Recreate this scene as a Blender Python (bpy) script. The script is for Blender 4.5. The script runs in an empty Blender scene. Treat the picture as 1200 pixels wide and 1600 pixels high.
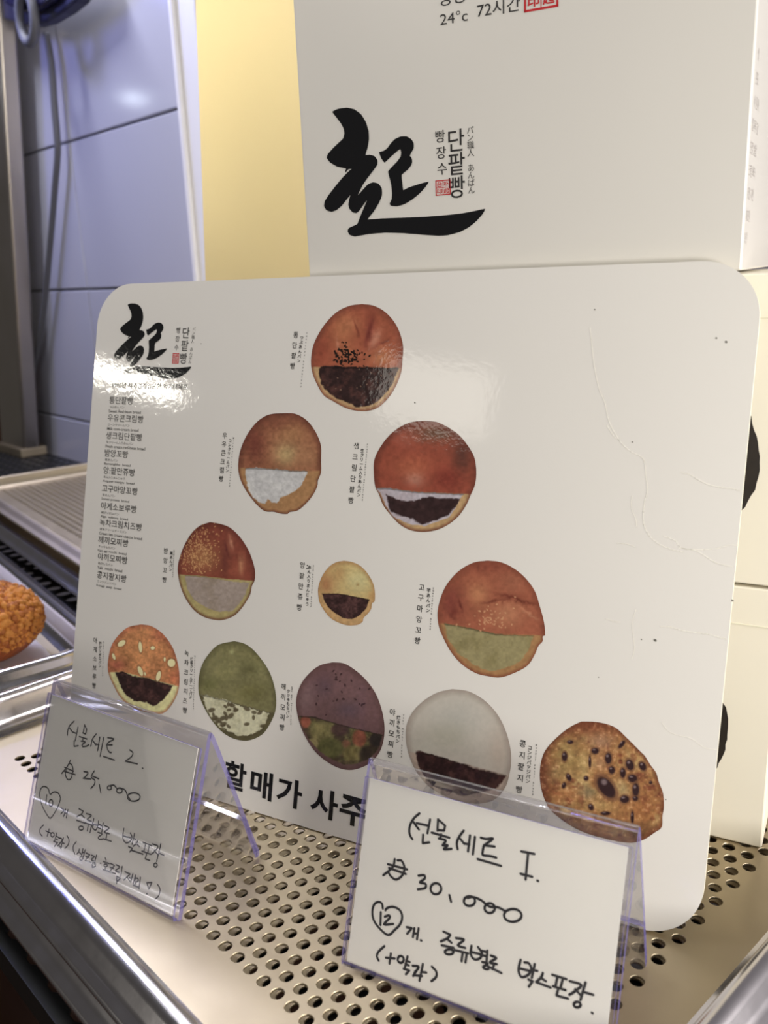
import bpy, math, random
import numpy as np
from mathutils import Matrix, Vector

# ------------------------------------------------------------------ camera, world, lights, exposure
SC = bpy.context.scene
COL = SC.collection
K = 0.001                                   # everything below is written in millimetres
FOC = 1393.3852                             # focal length in pixels of a 1200x1600 frame
RV = (-1.7347, -0.7195, 0.6051)
CAM = np.array([263.2414, -139.0489, 237.5012])


def rot(a, b, c):
    th = math.sqrt(a * a + b * b + c * c)
    k = np.array([a, b, c]) / th
    M = np.array([[0, -k[2], k[1]], [k[2], 0, -k[0]], [-k[1], k[0], 0]])
    return np.eye(3) + math.sin(th) * M + (1 - math.cos(th)) * M @ M


RC = rot(*RV)
cd = bpy.data.cameras.new('camera')
cam = bpy.data.objects.new('camera', cd)
COL.objects.link(cam)
m = Matrix([[RC[i, 0], -RC[i, 1], -RC[i, 2], CAM[i] * K] for i in range(3)] + [[0, 0, 0, 1]])
cam.matrix_world = m
cd.sensor_width = 36
cd.lens = FOC / 1600 * 36
cd.clip_start = 0.01
cd.dof.use_dof = True
cd.dof.focus_distance = 0.375
cd.dof.aperture_fstop = 15
SC.camera = cam

SC.view_settings.view_transform = 'Standard'
SC.view_settings.look = 'None'
SC.view_settings.gamma = 1
SC.view_settings.use_curve_mapping = False
SC.view_settings.exposure = 0.0

W = bpy.data.worlds.new('room')
SC.world = W
W.use_nodes = True
W.node_tree.nodes['Background'].inputs[0].default_value = (1.0, 0.93, 0.86, 1)
W.node_tree.nodes['Background'].inputs[1].default_value = 0.07


def area(name, loc, target, sx, sy, power, color, spread=math.pi):
    l = bpy.data.lights.new(name, 'AREA')
    l.shape = 'RECTANGLE'
    l.size = sx * K
    l.size_y = sy * K
    l.energy = power
    l.color = color
    l.spread = spread
    o = bpy.data.objects.new(name, l)
    COL.objects.link(o)
    d = (Vector(target) - Vector(loc)).normalized()
    o.rotation_euler = d.to_track_quat('-Z', 'Y').to_euler()
    o.location = Vector(loc) * K
    return o


# warm lamp of the case above the right front, room lamps behind the viewer, cool light strip by the wall, plus added fills
area('case_or_fill_lamp', (520, -120, 140), (120, 150, 60), 120, 120, 1.42, (1.0, 0.96, 0.91))
area('case_or_fill_lamp', (450, -40, 300), (150, 150, 60), 140, 140, 0.62, (1.0, 0.98, 0.87))
area('case_or_fill_lamp', (700, 300, 350), (120, 200, 250), 200, 200, 4.8, (1.0, 0.95, 0.91))  # added lamp, source unseen, brightens the right flank of the tall carton
area('case_or_fill_lamp', (-300, -100, 700), (-100, 200, 250), 200, 200, 1.35, (0.98, 0.97, 0.97))  # added fill from overhead left, raises the level on board and wall
area('case_or_fill_lamp', (-200, -20, 600), (-100, 200, 200), 160, 160, 0.2, (1.0, 0.97, 0.93))  # weaker fill added on the same side, source unseen
area('case_or_fill_lamp', (-90, -170, 560), (-260, 260, 360), 80, 80, 0.085, (1.0, 0.88, 0.64), 0.9)  # narrow spot added only to warm the yellow board
area('room_lamp', (-1515, -2475, 985), (-150, 75, 193), 400, 50, 2.9, (1.0, 0.95, 0.84))
area('room_lamp', (-400, -2740, 1190), (-30, 130, 340), 420, 260, 1.1, (1.0, 0.93, 0.82))
area('strip_or_fill_lamp', (-850, 240, 900), (-650, 340, 100), 420, 60, 6.6, (0.82, 0.84, 1.0))
area('strip_or_fill_lamp', (-300, -250, 900), (0, 0, 0), 500, 160, 0.3, (0.80, 0.82, 1.0))  # overhead fill added to put a streak on the tray rims
area('strip_or_fill_lamp', (-1126, 159, 518), (-700, 400, 430), 26, 18, 0.02, (0.8, 0.9, 1.0))
area('strip_or_fill_lamp', (-1000, 60, 680), (-200, 0, 0), 200, 80, 1.6, (0.26, 0.30, 1.0))

# ------------------------------------------------------------------ pixel <-> plane helpers (tracing on real planes)
A = np.array


def nrm(x):
    return x / np.linalg.norm(x)


def ray(px, py):
    return nrm(RC @ A([(px - 600) / FOC, (py - 800) / FOC, 1.0]))


def hit(px, py, p0, n):
    d = ray(px, py)
    return CAM + d * ((A(p0, float) - CAM) @ A(n, float)) / (d @ A(n, float))


class Frame:
    """a plane with origin o and unit axes u, v; w sticks out towards the viewer"""

    def __init__(s, o, u, v):
        s.o, s.u, s.v = A(o, float), nrm(A(u, float)), nrm(A(v, float))
        s.w = np.cross(s.u, s.v)

    def px(s, x, y):
        X = hit(x, y, s.o, s.w) - s.o
        return A([X @ s.u, X @ s.v])

    def P(s, u, v, w=0.0):
        return s.o + s.u * u + s.v * v + s.w * w


# ------------------------------------------------------------------ mesh helpers
class MB:
    def __init__(s):
        s.v, s.f, s.mi = [], [], []

    def add(s, vs, fs, mi=0):
        b = len(s.v)
        s.v += [tuple(x) for x in vs]
        s.f += [tuple(i + b for i in f) for f in fs]
        s.mi += [mi] * len(fs)

    def box(s, fr, u0, u1, v0, v1, w0, w1, mi=0):
        vs = [fr.P(u, v, w) for w in (w0, w1) for v in (v0, v1) for u in (u0, u1)]
        s.add(vs, [(0, 2, 3, 1), (4, 5, 7, 6), (0, 1, 5, 4), (2, 6, 7, 3), (0, 4, 6, 2), (1, 3, 7, 5)], mi)

    def prism(s, fr, pts, w0, w1, mi=0):
        n = len(pts)
        vs = [fr.P(p[0], p[1], w0) for p in pts] + [fr.P(p[0], p[1], w1) for p in pts]
        s.add(vs, [tuple(range(n))[::-1], tuple(range(n, 2 * n))] + [(i, (i + 1) % n, (i + 1) % n + n, i + n) for i in range(n)], mi)

    def tube(s, pts, r, seg=10, mi=0, closed=False):
        pts = [A(p, float) for p in pts]
        n = len(pts)
        rings = []
        ref = A([0.13, 0.31, 0.94])
        for i, p in enumerate(pts):
            a = pts[(i - 1) % n] if (closed or i) else pts[0]
            b = pts[(i + 1) % n] if (closed or i < n - 1) else pts[-1]
            t = nrm(b - a)
            x = nrm(np.cross(t, ref))
            y = np.cross(t, x)
            rr = r[i] if isinstance(r, (list, tuple)) else r
            rings.append([p + rr * (math.cos(q) * x + math.sin(q) * y) for q in [2 * math.pi * k / seg for k in range(seg)]])
        vs = [v for ring in rings for v in ring]
        fs = []
        m_ = n if closed else n - 1
        for i in range(m_):
            for k in range(seg):
                j = (i + 1) % n
                fs.append((i * seg + k, i * seg + (k + 1) % seg, j * seg + (k + 1) % seg, j * seg + k))
        if not closed:
            fs += [tuple(range(seg))[::-1], tuple(range((n - 1) * seg, n * seg))]
        s.add(vs, fs, mi)

    def build(s, name, mats, parent=None, smooth=False, origin=None):
        me = bpy.data.meshes.new(name)
        off = A(origin if origin is not None else (0, 0, 0), float)
        if parent is not None:
            off = A(parent['org'], float)
        V = (A(s.v, float).reshape(-1, 3) - off) * K
        me.from_pydata(V.tolist(), [], s.f)
        if not isinstance(mats, (list, tuple)):
            mats = [mats]
        for m_ in mats:
            me.materials.append(m_)
        me.polygons.foreach_set('material_index', s.mi)
        if smooth:
            me.polygons.foreach_set('use_smooth', [True] * len(s.f))
        me.update()
        o = bpy.data.objects.new(name, me)
        COL.objects.link(o)
        if parent is not None:
            o.parent = parent
        elif origin is not None:
            o.location = Vector(off) * K
        return o


def tag(o, label=None, cat=None, group=None, kind=None):
    for k, v in (('label', label), ('category', cat), ('group', group), ('kind', kind)):
        if v:
            o[k] = v
    return o


def thing(name, label, cat, org, group=None):
    o = bpy.data.objects.new(name, None)
    o.empty_display_size = 0.01
    COL.objects.link(o)
    o.location = Vector(org) * K
    o['org'] = [float(x) for x in org]
    return tag(o, label, cat, group)


def struct(o):
    o['kind'] = 'structure'
    return o


def bevel(o, w, seg=2):
    b = o.modifiers.new('bevel', 'BEVEL')
    b.width = w * K
    b.segments = seg
    b.limit_method = 'ANGLE'
    return o


# ------------------------------------------------------------------ materials
def lin(c):
    c = A(c, float) / 255.0
    return np.where(c <= 0.04045, c / 12.92, ((c + 0.055) / 1.055) ** 2.4)


def mat(name, rgb, rough=0.5, metal=0.0, noise=None, bump=None, coat=0.0, spec=0.5, rnoise=None, aniso=0.0, emis=None):
    """noise = (scale, amount) mottles the colour, bump = (scale, strength, detail), rnoise = (scale, amount)"""
    m_ = bpy.data.materials.new(name)
    m_.use_nodes = True
    nt = m_.node_tree
    b = nt.nodes['Principled BSDF']
    c = lin(rgb)
    b.inputs['Base Color'].default_value = (*c, 1)
    b.inputs['Roughness'].default_value = rough
    b.inputs['Metallic'].default_value = metal
    b.inputs['Coat Weight'].default_value = coat
    b.inputs['Specular IOR Level'].default_value = spec
    b.inputs['Anisotropic'].default_value = aniso
    tc = nt.nodes.new('ShaderNodeTexCoord')
    if noise:
        n = nt.nodes.new('ShaderNodeTexNoise')
        n.inputs['Scale'].default_value = noise[0]
        n.inputs['Detail'].default_value = 5
        nt.links.new(tc.outputs['Object'], n.inputs['Vector'])
        mx = nt.nodes.new('ShaderNodeMix')
        mx.data_type = 'RGBA'
        mx.inputs['A'].default_value = (*np.clip(c * (1 - noise[1]), 0, 1), 1)
        mx.inputs['B'].default_value = (*np.clip(c * (1 + noise[1]), 0, 1), 1)
        nt.links.new(n.outputs['Fac'], mx.inputs['Factor'])
        nt.links.new(mx.outputs['Result'], b.inputs['Base Color'])
    if rnoise:
        n = nt.nodes.new('ShaderNodeTexNoise')
        n.inputs['Scale'].default_value = rnoise[0]
        n.inputs['Detail'].default_value = 4
        nt.links.new(tc.outputs['Object'], n.inputs['Vector'])
        mr = nt.nodes.new('ShaderNodeMapRange')
        mr.inputs['To Min'].default_value = max(0.02, rough - rnoise[1])
        mr.inputs['To Max'].default_value = rough + rnoise[1]
        nt.links.new(n.outputs['Fac'], mr.inputs['Value'])
        nt.links.new(mr.outputs['Result'], b.inputs['Roughness'])
    if bump:
        n = nt.nodes.new('ShaderNodeTexNoise')
        n.inputs['Scale'].default_value = bump[0]
        n.inputs['Detail'].default_value = bump[2] if len(bump) > 2 else 3
        nt.links.new(tc.outputs['Object'], n.inputs['Vector'])
        bp = nt.nodes.new('ShaderNodeBump')
        bp.inputs['Strength'].default_value = bump[1]
        bp.inputs['Distance'].default_value = 0.001
        nt.links.new(n.outputs['Fac'], bp.inputs['Height'])
        nt.links.new(bp.outputs['Normal'], b.inputs['Normal'])
    if emis:
        b.inputs['Emission Color'].default_value = (*lin(emis[0]), 1)
        b.inputs['Emission Strength'].default_value = emis[1]
    return m_


def clear_plastic(name, tint, refl=1.0, alpha=0.03, body=(0.75, 0.72, 0.85)):
    """thin clear sheet: mostly see-through, mirror-like by Fresnel"""
    m_ = bpy.data.materials.new(name)
    m_.use_nodes = True
    nt = m_.node_tree
    nt.nodes.remove(nt.nodes['Principled BSDF'])
    out = nt.nodes['Material Output']
    tr = nt.nodes.new('ShaderNodeBsdfTransparent')
    tr.inputs[0].default_value = (*tint, 1)
    gl = nt.nodes.new('ShaderNodeBsdfGlossy')
    gl.inputs['Roughness'].default_value = 0.03
    fr = nt.nodes.new('ShaderNodeFresnel')
    fr.inputs[0].default_value = 1.35
    df = nt.nodes.new('ShaderNodeBsdfDiffuse')
    df.inputs[0].default_value = (*body, 1)
    m1 = nt.nodes.new('ShaderNodeMixShader')
    m2 = nt.nodes.new('ShaderNodeMixShader')
    ml = nt.nodes.new('ShaderNodeMath')
    ml.operation = 'MULTIPLY'
    ml.inputs[1].default_value = refl
    ml.use_clamp = True
    nt.links.new(fr.outputs[0], ml.inputs[0])
    nt.links.new(ml.outputs[0], m1.inputs[0])
    nt.links.new(tr.outputs[0], m1.inputs[1])
    nt.links.new(gl.outputs[0], m1.inputs[2])
    m2.inputs[0].default_value = alpha
    nt.links.new(m1.outputs[0], m2.inputs[1])
    nt.links.new(df.outputs[0], m2.inputs[2])
    nt.links.new(m2.outputs[0], out.inputs[0])
    return m_


M_STEEL = mat('brushed_steel', (188, 174, 148), 0.47, 1.0, noise=(40, 0.05), rnoise=(60, 0.08), bump=(300, 0.03))
M_RIM = mat('polished_steel_rim', (205, 202, 205), 0.2, 1.0, rnoise=(80, 0.06), bump=(200, 0.04))
M_SHELF = mat('black_enamel', (34, 35, 36), 0.42, 0.0, noise=(60, 0.2))
M_BOARD = mat('laminated_card', (225, 221, 215), 0.05, 0.0, noise=(9, 0.03), bump=(380, 0.035, 5), spec=0.5)
M_BEDGE = mat('card_edge', (232, 226, 205), 0.7)
M_CREASE = mat('creased_lamination', (240, 236, 227), 0.35)
M_INK = mat('black_ink', (26, 26, 28), 0.05, bump=(380, 0.035, 5))
M_INK2 = mat('dark_grey_ink', (52, 50, 50), 0.3)
M_RED = mat('red_ink', (196, 44, 50), 0.3)
M_SMUDGE = mat('grey_smudge', (150, 146, 138), 0.5)
M_BOX = mat('white_coated_carton', (226, 222, 215), 0.2, noise=(6, 0.02), bump=(14, 0.15))
M_CREAM = mat('cream_carton', (247, 240, 222), 0.6, noise=(6, 0.02))
M_GREYINK = mat('faded_grey_print', (176, 170, 166), 0.5)
M_DARKPRINT = mat('dark_brown_print', (40, 33, 28), 0.5, noise=(300, 0.3))
M_YELLOW = mat('pale_yellow_board', (240, 222, 168), 0.55, noise=(5, 0.04))
M_TILE = mat('glazed_tile', (196, 196, 206), 0.16, noise=(2, 0.03), bump=(7, 0.25))
M_GROUT = mat('grout', (128, 126, 130), 0.8)
M_TRIMW = mat('white_trim', (250, 248, 246), 0.35)
M_POST = mat('satin_steel_post', (188, 180, 168), 0.35, 1.0, rnoise=(20, 0.1))
M_BROWN = mat('brown_wood', (74, 46, 28), 0.5, noise=(8, 0.35))
M_CABLE = mat('grey_cable', (98, 98, 102), 0.5)
M_NAVY = mat('dark_navy_plastic', (38, 38, 66), 0.4)
M_CARD = mat('white_paper', (240, 236, 226), 0.75, noise=(20, 0.012))
M_PEN = mat('pen_ink', (38, 36, 34), 0.5)
M_CLEAR = clear_plastic('clear_acrylic', (0.98, 0.976, 0.987), 0.42, 0.012)
M_FRONT = clear_plastic('clear_front_sheet', (0.985, 0.985, 0.99), 0.3, 0.015)
M_EDGE = clear_plastic('acrylic_cut_edge', (0.9, 0.88, 0.96), 0.2, 0.55, (0.16, 0.14, 0.36))
M_LINER = mat('greaseproof_paper', (238, 230, 228), 0.7, bump=(30, 0.2))
M_WALLP = mat('painted_wall', (150, 148, 150), 0.8)

# ------------------------------------------------------------------ print helpers
_tc = {}


def text_mesh(s, weight=0.0):
    key = (s, weight)
    if key in _tc:
        return _tc[key]
    cu = bpy.data.curves.new('t', 'FONT')
    cu.body = s
    cu.offset = weight
    cu.resolution_u = 3
    o = bpy.data.objects.new('t', cu)
    COL.objects.link(o)
    dg = bpy.context.evaluated_depsgraph_get()
    dg.update()
    me = bpy.data.meshes.new_from_object(o.evaluated_get(dg))
    V = np.zeros(len(me.vertices) * 3)
    me.vertices.foreach_get('co', V)
    V = V.reshape(-1, 3)[:, :2]
    F = [tuple(p.vertices) for p in me.polygons]
    bpy.data.objects.remove(o)
    bpy.data.curves.remove(cu)
    bpy.data.meshes.remove(me)
    _tc[key] = (V, F)
    return V, F


LIFT = 0.12


def text_uv(mb, fr, s, u, v, w, h, weight=0.0, lift=LIFT):
    """ink bounding box of s is laid on the rectangle u..u+w, v..v+h"""
    V, F = text_mesh(s, weight)
    if not len(V):
        return
    a, b = V.min(0), V.max(0)
    q = (V - a) / np.maximum(b - a, 1e-6)
    mb.add([fr.P(u + x * w, v + y * h, lift) for x, y in q], F)


def text_px(mb, fr, s, bl, w, slope, h, weight=0.0, lift=LIFT):
    a = fr.px(*bl)
    b = fr.px(bl[0] + w, bl[1] + slope * w)
    c = fr.px(bl[0], bl[1] - h)
    text_uv(mb, fr, s, a[0], a[1], abs(b[0] - a[0]), abs(c[1] - a[1]), weight, lift)


def column(mb, fr, s, p0, p1, size, weight=0.0, lift=LIFT, wide=1.0):
    """characters stacked one under another, centres running from pixel p0 to pixel p1; size in mm"""
    a, b = fr.px(*p0), fr.px(*p1)
    n = len(s)
    for i, ch in enumerate(s):
        if ch == ' ':
            continue
        c = a + (b - a) * (i / max(1, n - 1))
        V, F = text_mesh(ch, weight)
        if not len(V):
            continue
        lo, hi = V.min(0), V.max(0)
        mid = (lo + hi) / 2
        k = size / 0.92
        mb.add([fr.P(c[0] + (x - mid[0]) * k * wide, c[1] + (y - mid[1]) * k, lift) for x, y in V], F)


def stamp(mb, fr, u, v, w, h, chars, lw, lift=LIFT):
    """square seal: frame, cross bars and four characters, reading down the right column first"""
    for (a, b, c, d) in ((0, 1, 0, lw), (0, 1, 1 - lw, 1), (0, lw, 0, 1), (1 - lw, 1, 0, 1), (0.5 - lw / 4, 0.5 + lw / 4, 0, 1), (0, 1, 0.5 - lw / 4, 0.5 + lw / 4)):
        vs = [fr.P(u + x * w, v + y * h, lift) for x, y in ((a, c), (b, c), (b, d), (a, d))]
        mb.add(vs, [(0, 1, 2, 3)])
    for ch, (cx, cy) in zip(chars, ((0.55, 0.55), (0.55, 0.1), (0.1, 0.55), (0.1, 0.1))):
        text_uv(mb, fr, ch, u + cx * w, v + cy * h, 0.35 * w, 0.35 * h, 0.02, lift + 0.02)


def smooth(pts, n=4):
    """Catmull-Rom through the points"""
    if len(pts) < 3:
        return [A(p, float) for p in pts]
    P = [A(p, float) for p in pts]
    P = [2 * P[0] - P[1]] + P + [2 * P[-1] - P[-2]]
    out = []
    for i in range(1, len(P) - 2):
        for k in range(n):
            t = k / n
            a, b, c, d = P[i - 1], P[i], P[i + 1], P[i + 2]
            out.append(0.5 * (2 * b + (c - a) * t + (2 * a - 5 * b + 4 * c - d) * t * t + (3 * b - a - 3 * c + d) * t ** 3))
    out.append(P[-2])
    return out


def ribbon(mb, fr, uv, r, lift=LIFT):
    """pen stroke: quads with round joints, flat on the plane"""
    for i, p in enumerate(uv):
        mb.add([fr.P(p[0] + r * math.cos(a), p[1] + r * math.sin(a), lift) for a in [k * math.pi / 4 for k in range(8)]], [tuple(range(8))])
        if i:
            q = uv[i - 1]
            d = p - q
            L = np.linalg.norm(d)
            if L < 1e-6:
                continue
            nn = A([-d[1], d[0]]) / L * r
            mb.add([fr.P(*(q + nn), lift), fr.P(*(q - nn), lift), fr.P(*(p - nn), lift), fr.P(*(p + nn), lift)], [(0, 1, 2, 3)])


def flat_poly(mb, fr, uv, lift=LIFT):
    from mathutils.geometry import tessellate_polygon
    tri = tessellate_polygon([[Vector((p[0], p[1], 0)) for p in uv]])
    mb.add([fr.P(p[0], p[1], lift) for p in uv], [tuple(t) for t in tri])


# ------------------------------------------------------------------ frames of the main objects
Z3 = A([0, 0, 1.0])
yaw, lean = 0.3232, 0.2602
U = A([math.cos(yaw), math.sin(yaw), 0])
NB = A([-math.sin(yaw), math.cos(yaw), 0])          # away from the viewer
BO = A([-160.35, 18.15, 0.6])
BF = Frame(BO, U, math.cos(lean) * Z3 + math.sin(lean) * NB)
BW, BH = 315.96, 244.02
XO = BO + 68.5 * NB - A([0, 0, 0.6])
XF = Frame(XO, U, Z3)                                 # front face of the carton stack

# ------------------------------------------------------------------ perforated trays
def tray_profile():
    return [(0, 0), (3, .4), (6, 2.2), (7.8, 6), (9.0, 15), (9.5, 17.4), (10.4, 18.8), (12.0, 19.4), (15.0, 19.0), (17.0, 17.2), (19.0, 14.4), (21, 12.6), (23.2, 12.0), (24.6, 10.8), (24.2, 9.4)]


def rrect(x0, x1, y0, y1, r, seg=8):
    out = []
    for cx, cy, a0 in ((x1 - r, y0 + r, -90), (x1 - r, y1 - r, 0), (x0 + r, y1 - r, 90), (x0 + r, y0 + r, 180)):
        for k in range(seg + 1):
            a = math.radians(a0 + 90 * k / seg)
            out.append((cx + r * math.cos(a), cy + r * math.sin(a), math.cos(a), math.sin(a)))
    return out


def perforated(mb, tr, x0, y0, nx, ny, P, R, th, stagger=True, seg=16):
    """staggered round holes; returns the rectangle the cells fill. tr maps (x, y, z) to world"""
    RH = P * math.sqrt(3) / 2
    hw, hh = P / 2, RH / 2
    per = []
    k = seg // 4
    for i in range(k):
        per.append((hw, -hh + 2 * hh * i / k))
    for i in range(k):
        per.append((hw - 2 * hw * i / k, hh))
    for i in range(k):
        per.append((-hw, hh - 2 * hh * i / k))
    for i in range(k):
        per.append((-hw + 2 * hw * i / k, -hh))
    ang = [math.atan2(p[1], p[0]) for p in per]
    c0 = [(math.cos(a) * R * 1.07, math.sin(a) * R * 1.07, 0) for a in ang]
    c1 = [(math.cos(a) * R, math.sin(a) * R, -0.22) for a in ang]
    c2 = [(math.cos(a) * R, math.sin(a) * R, -th) for a in ang]
    cell = A([(p[0], p[1], 0) for p in per] + c0 + c1 + c2)
    cf = []
    for a in range(3):
        for i in range(seg):
            j = (i + 1) % seg
            cf.append((a * seg + i, a * seg + j, (a + 1) * seg + j, (a + 1) * seg + i))
    cf = A(cf)
    for r in range(ny):
        sx = (P / 2 if r % 2 else 0)
        y = y0 + r * RH
        for c in range(nx):
            mb.add([tr(*(q + (x0 + c * P + sx, y, 0))) for q in cell], cf.tolist())
        xa, xb = x0 - hw, x0 + nx * P
        if r % 2:
            q = [(xa, y - hh), (xa + hw, y - hh), (xa + hw, y + hh), (xa, y + hh)]
        else:
            q = [(xb - hw, y - hh), (xb, y - hh), (xb, y + hh), (xb - hw, y + hh)]
        mb.add([tr(a, b, 0) for a, b in q], [(0, 1, 2, 3)])
    return x0 - hw, x0 + nx * P, y0 - hh, y0 + (ny - 1) * RH + hh


def make_tray(label, group, fx0, fx1, fy0, fy1, tr, holes=None, zs=1.0, rim=None):
    org = tr((fx0 + fx1) / 2, (fy0 + fy1) / 2, 0)
    t = thing('baking_tray', label, 'tray', org, group)
    fl = MB()
    ring = rrect(fx0, fx1, fy0, fy1, 14)
    if holes:
        a, b, c, d = perforated(fl, tr, *holes, 8.0, 2.5, 0.9)
    else:
        a, b, c, d = fx0 + 20, fx1 - 20, fy0 + 20, fy1 - 20
        fl.add([tr(a, c, 0), tr(b, c, 0), tr(b, d, 0), tr(a, d, 0)], [(0, 1, 2, 3)])
    inner = [(min(max(x, a), b), min(max(y, c), d)) for x, y, _, _ in ring]
    n = len(ring)
    vs = [tr(p[0], p[1], 0) for p in inner] + [tr(p[0], p[1], 0) for p in ring]
    fs = []
    for i in range(n):
        j = (i + 1) % n
        if inner[i] == inner[j]:
            fs.append((i, j + n, i + n)[::-1] if False else (i, i + n, j + n))
        else:
            fs.append((i, i + n, j + n, j))
    fl.add(vs, fs)
    fl.build('perforated_base' if holes else 'base', M_STEEL, t)
    rm = MB()
    pr = tray_profile()
    vs = [tr(x + cx * d_, y + cy * d_, z * zs) for d_, z in pr for x, y, cx, cy in ring]
    fs = []
    for k in range(len(pr) - 1):
        for i in range(n):
            j = (i + 1) % n
            fs.append((k * n + i, (k + 1) * n + i, (k + 1) * n + j, k * n + j))
    rm.add(vs, fs)
    rm.build('rolled_rim', rim or M_RIM, t, smooth=True)
    return t


idt = lambda x, y, z: (x, y, z)
FX0, FX1, FY0, FY1 = -206, 153, -25, 334
make_tray('upper perforated steel tray carrying the white menu board and both price card holders', 'stacked perforated trays',
          FX0, FX1, FY0, FY1, idt, (-176, 0, 39, 45))
make_tray('lower perforated steel tray nested beneath the one that carries the menu board', 'stacked perforated trays',
          FX0, FX1, FY0, FY1, lambda x, y, z: (x - 2.2, y - 5.6, z - 6.0), (-173, 3.0, 39, 45))


def placed(ox, oy, oz, deg):
    c, s = math.cos(math.radians(deg)), math.sin(math.radians(deg))
    return lambda x, y, z: (ox + c * x - s * y, oy + s * x + c * y, oz + z)


T2 = placed(-735, 191, 21, -5.8)
T2b = placed(-732, 178, 3, -5.5)
make_tray('blurred empty perforated tray in front of the tiled wall, top one of its stack', 'empty perforated trays by the wall', 0, 452, 0, 160, T2, (10, 12, 54, 20), 0.6, M_STEEL)
make_tray('tray under the blurred empty perforated tray in front of the tiled wall', 'empty perforated trays by the wall', 0, 450, 0, 162, T2b, None, 0.7, M_RIM)
T3 = placed(-258, 70, 0, -6)
make_tray('steel tray at the left lined with white paper under the crumb coated bun', None, -420, 0, -300, 0, T3)

# paper liner in the left tray, folded up against the near end of the tray
lin_t = MB()
NX, NY = 36, 24
vs = []
for i in range(NX + 1):
    for j in range(NY + 1):
        x = -412 + 424 * i / NX
        y = -290 + 283 * j / NY
        up = max(0.0, (x + 16) / 28)
        z = 1.2 + 17.5 * up ** 1.3 + 1.6 * up * math.sin(j * 1.1)
        x2 = x - 9 * up + (7.5 * up if j > 20 else 0) + 1.5 * up * math.sin(j * 0.9)
        vs.append(T3(x2, y, z))
fs = [(i * (NY + 1) + j, (i + 1) * (NY + 1) + j, (i + 1) * (NY + 1) + j + 1, i * (NY + 1) + j + 1) for i in range(NX) for j in range(NY)]
lin_t.add(vs, fs)
o = lin_t.build('paper_liner', M_LINER, smooth=True, origin=T3(-200, -140, 1))
sm = o.modifiers.new('thick', 'SOLIDIFY')
sm.thickness = 0.0003
tag(o, 'sheet of white greaseproof paper lining the left tray, edge turned up', 'paper')

# ------------------------------------------------------------------ numpy noise
def vnoise(x, y, seed=0):
    xi, yi = np.floor(x).astype(int), np.floor(y).astype(int)
    fx, fy = x - xi, y - yi
    fx, fy = fx * fx * (3 - 2 * fx), fy * fy * (3 - 2 * fy)

    def h(a, b):
        v = np.sin(a * 127.1 + b * 311.7 + seed * 74.7) * 43758.5453
        return v - np.floor(v)
    return (h(xi, yi) * (1 - fx) + h(xi + 1, yi) * fx) * (1 - fy) + (h(xi, yi + 1) * (1 - fx) + h(xi + 1, yi + 1) * fx) * fy


def fbm(x, y, s, seed=0, o=4):
    r = 0
    a = 0.5
    for k in range(o):
        r = r + a * vnoise(x / s, y / s, seed + k)
        s /= 2
        a /= 2
    return r / (1 - 0.5 ** o)


def sdf(x, y, poly):
    """signed distance, negative inside"""
    P = A(poly, float)
    d = np.full(x.shape, 1e9)
    ins = np.zeros(x.shape, bool)
    for i in range(len(P)):
        a, b = P[i], P[(i + 1) % len(P)]
        e = b - a
        t = np.clip(((x - a[0]) * e[0] + (y - a[1]) * e[1]) / (e @ e + 1e-9), 0, 1)
        d = np.minimum(d, np.hypot(x - a[0] - t * e[0], y - a[1] - t * e[1]))
        c = ((a[1] > y) != (b[1] > y)) & (x < (b[0] - a[0]) * (y - a[1]) / (b[1] - a[1] + 1e-12) + a[0])
        ins ^= c
    return np.where(ins, -d, d)


# ------------------------------------------------------------------ setting: shelf, wall, post, floor
sh = MB()
PSH = 19.0
ext = perforated(sh, lambda x, y, z: (x, y, z - 8), -1180, -46, 88, 27, PSH, 6.4, 1.6, seg=12)
sh.build('shelf', M_SHELF)
shelf = bpy.data.objects['shelf']
tag(shelf, 'black perforated metal shelf that all the trays stand on', 'shelf')
e1 = MB()
ex = Frame((0, 0, 0), (1, 0, 0), (0, 1, 0))
e1.box(ex, ext[0], ext[1], ext[2] - 3, ext[2], -20, -8)
sb = e1.build('front_edge', M_SHELF)
sb.parent = shelf

fl = MB()
fl.box(ex, -1900, 700, -900, 420, -330, -320)
struct(fl.build('floor', M_BROWN))

WY = 400.0
WF = Frame((0, WY, 0), (1, 0, 0), (0, 0, 1))          # u = world x, v = world z, w = towards the viewer
wl = MB()
wl.box(WF, -1900, 700, -330, 1200, -40, -4)
wall = struct(wl.build('wall_back', M_GROUT))
random.seed(4)
tile_me = None
z0 = 52 - 179 * 2
x1 = -600.0
TW, TH = 267.0, 176.6
for c in range(5):
    for r in range(8):
        if tile_me is None:
            tb = MB()
            tb.box(WF, 0, TW, 0, TH, -4, 3)
            o = tb.build('tile', M_TILE)
            tile_me = o.data
            bevel(o, 1.6)
        else:
            o = bpy.data.objects.new('tile', tile_me)
            COL.objects.link(o)
            bevel(o, 1.6)
        o.parent = wall
        o.location = (K * (x1 - (c + 1) * (TW + 2.4)), K * random.uniform(-.4, .4), K * (z0 + r * 179))
tm = MB()
tm.box(WF, -598, -556, -330, 1200, -4, 7)
tm.box(WF, -598, -590, -330, 1200, 7, 12)
struct(bevel(tm.build('trim_1', M_TRIMW), 2))

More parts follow.
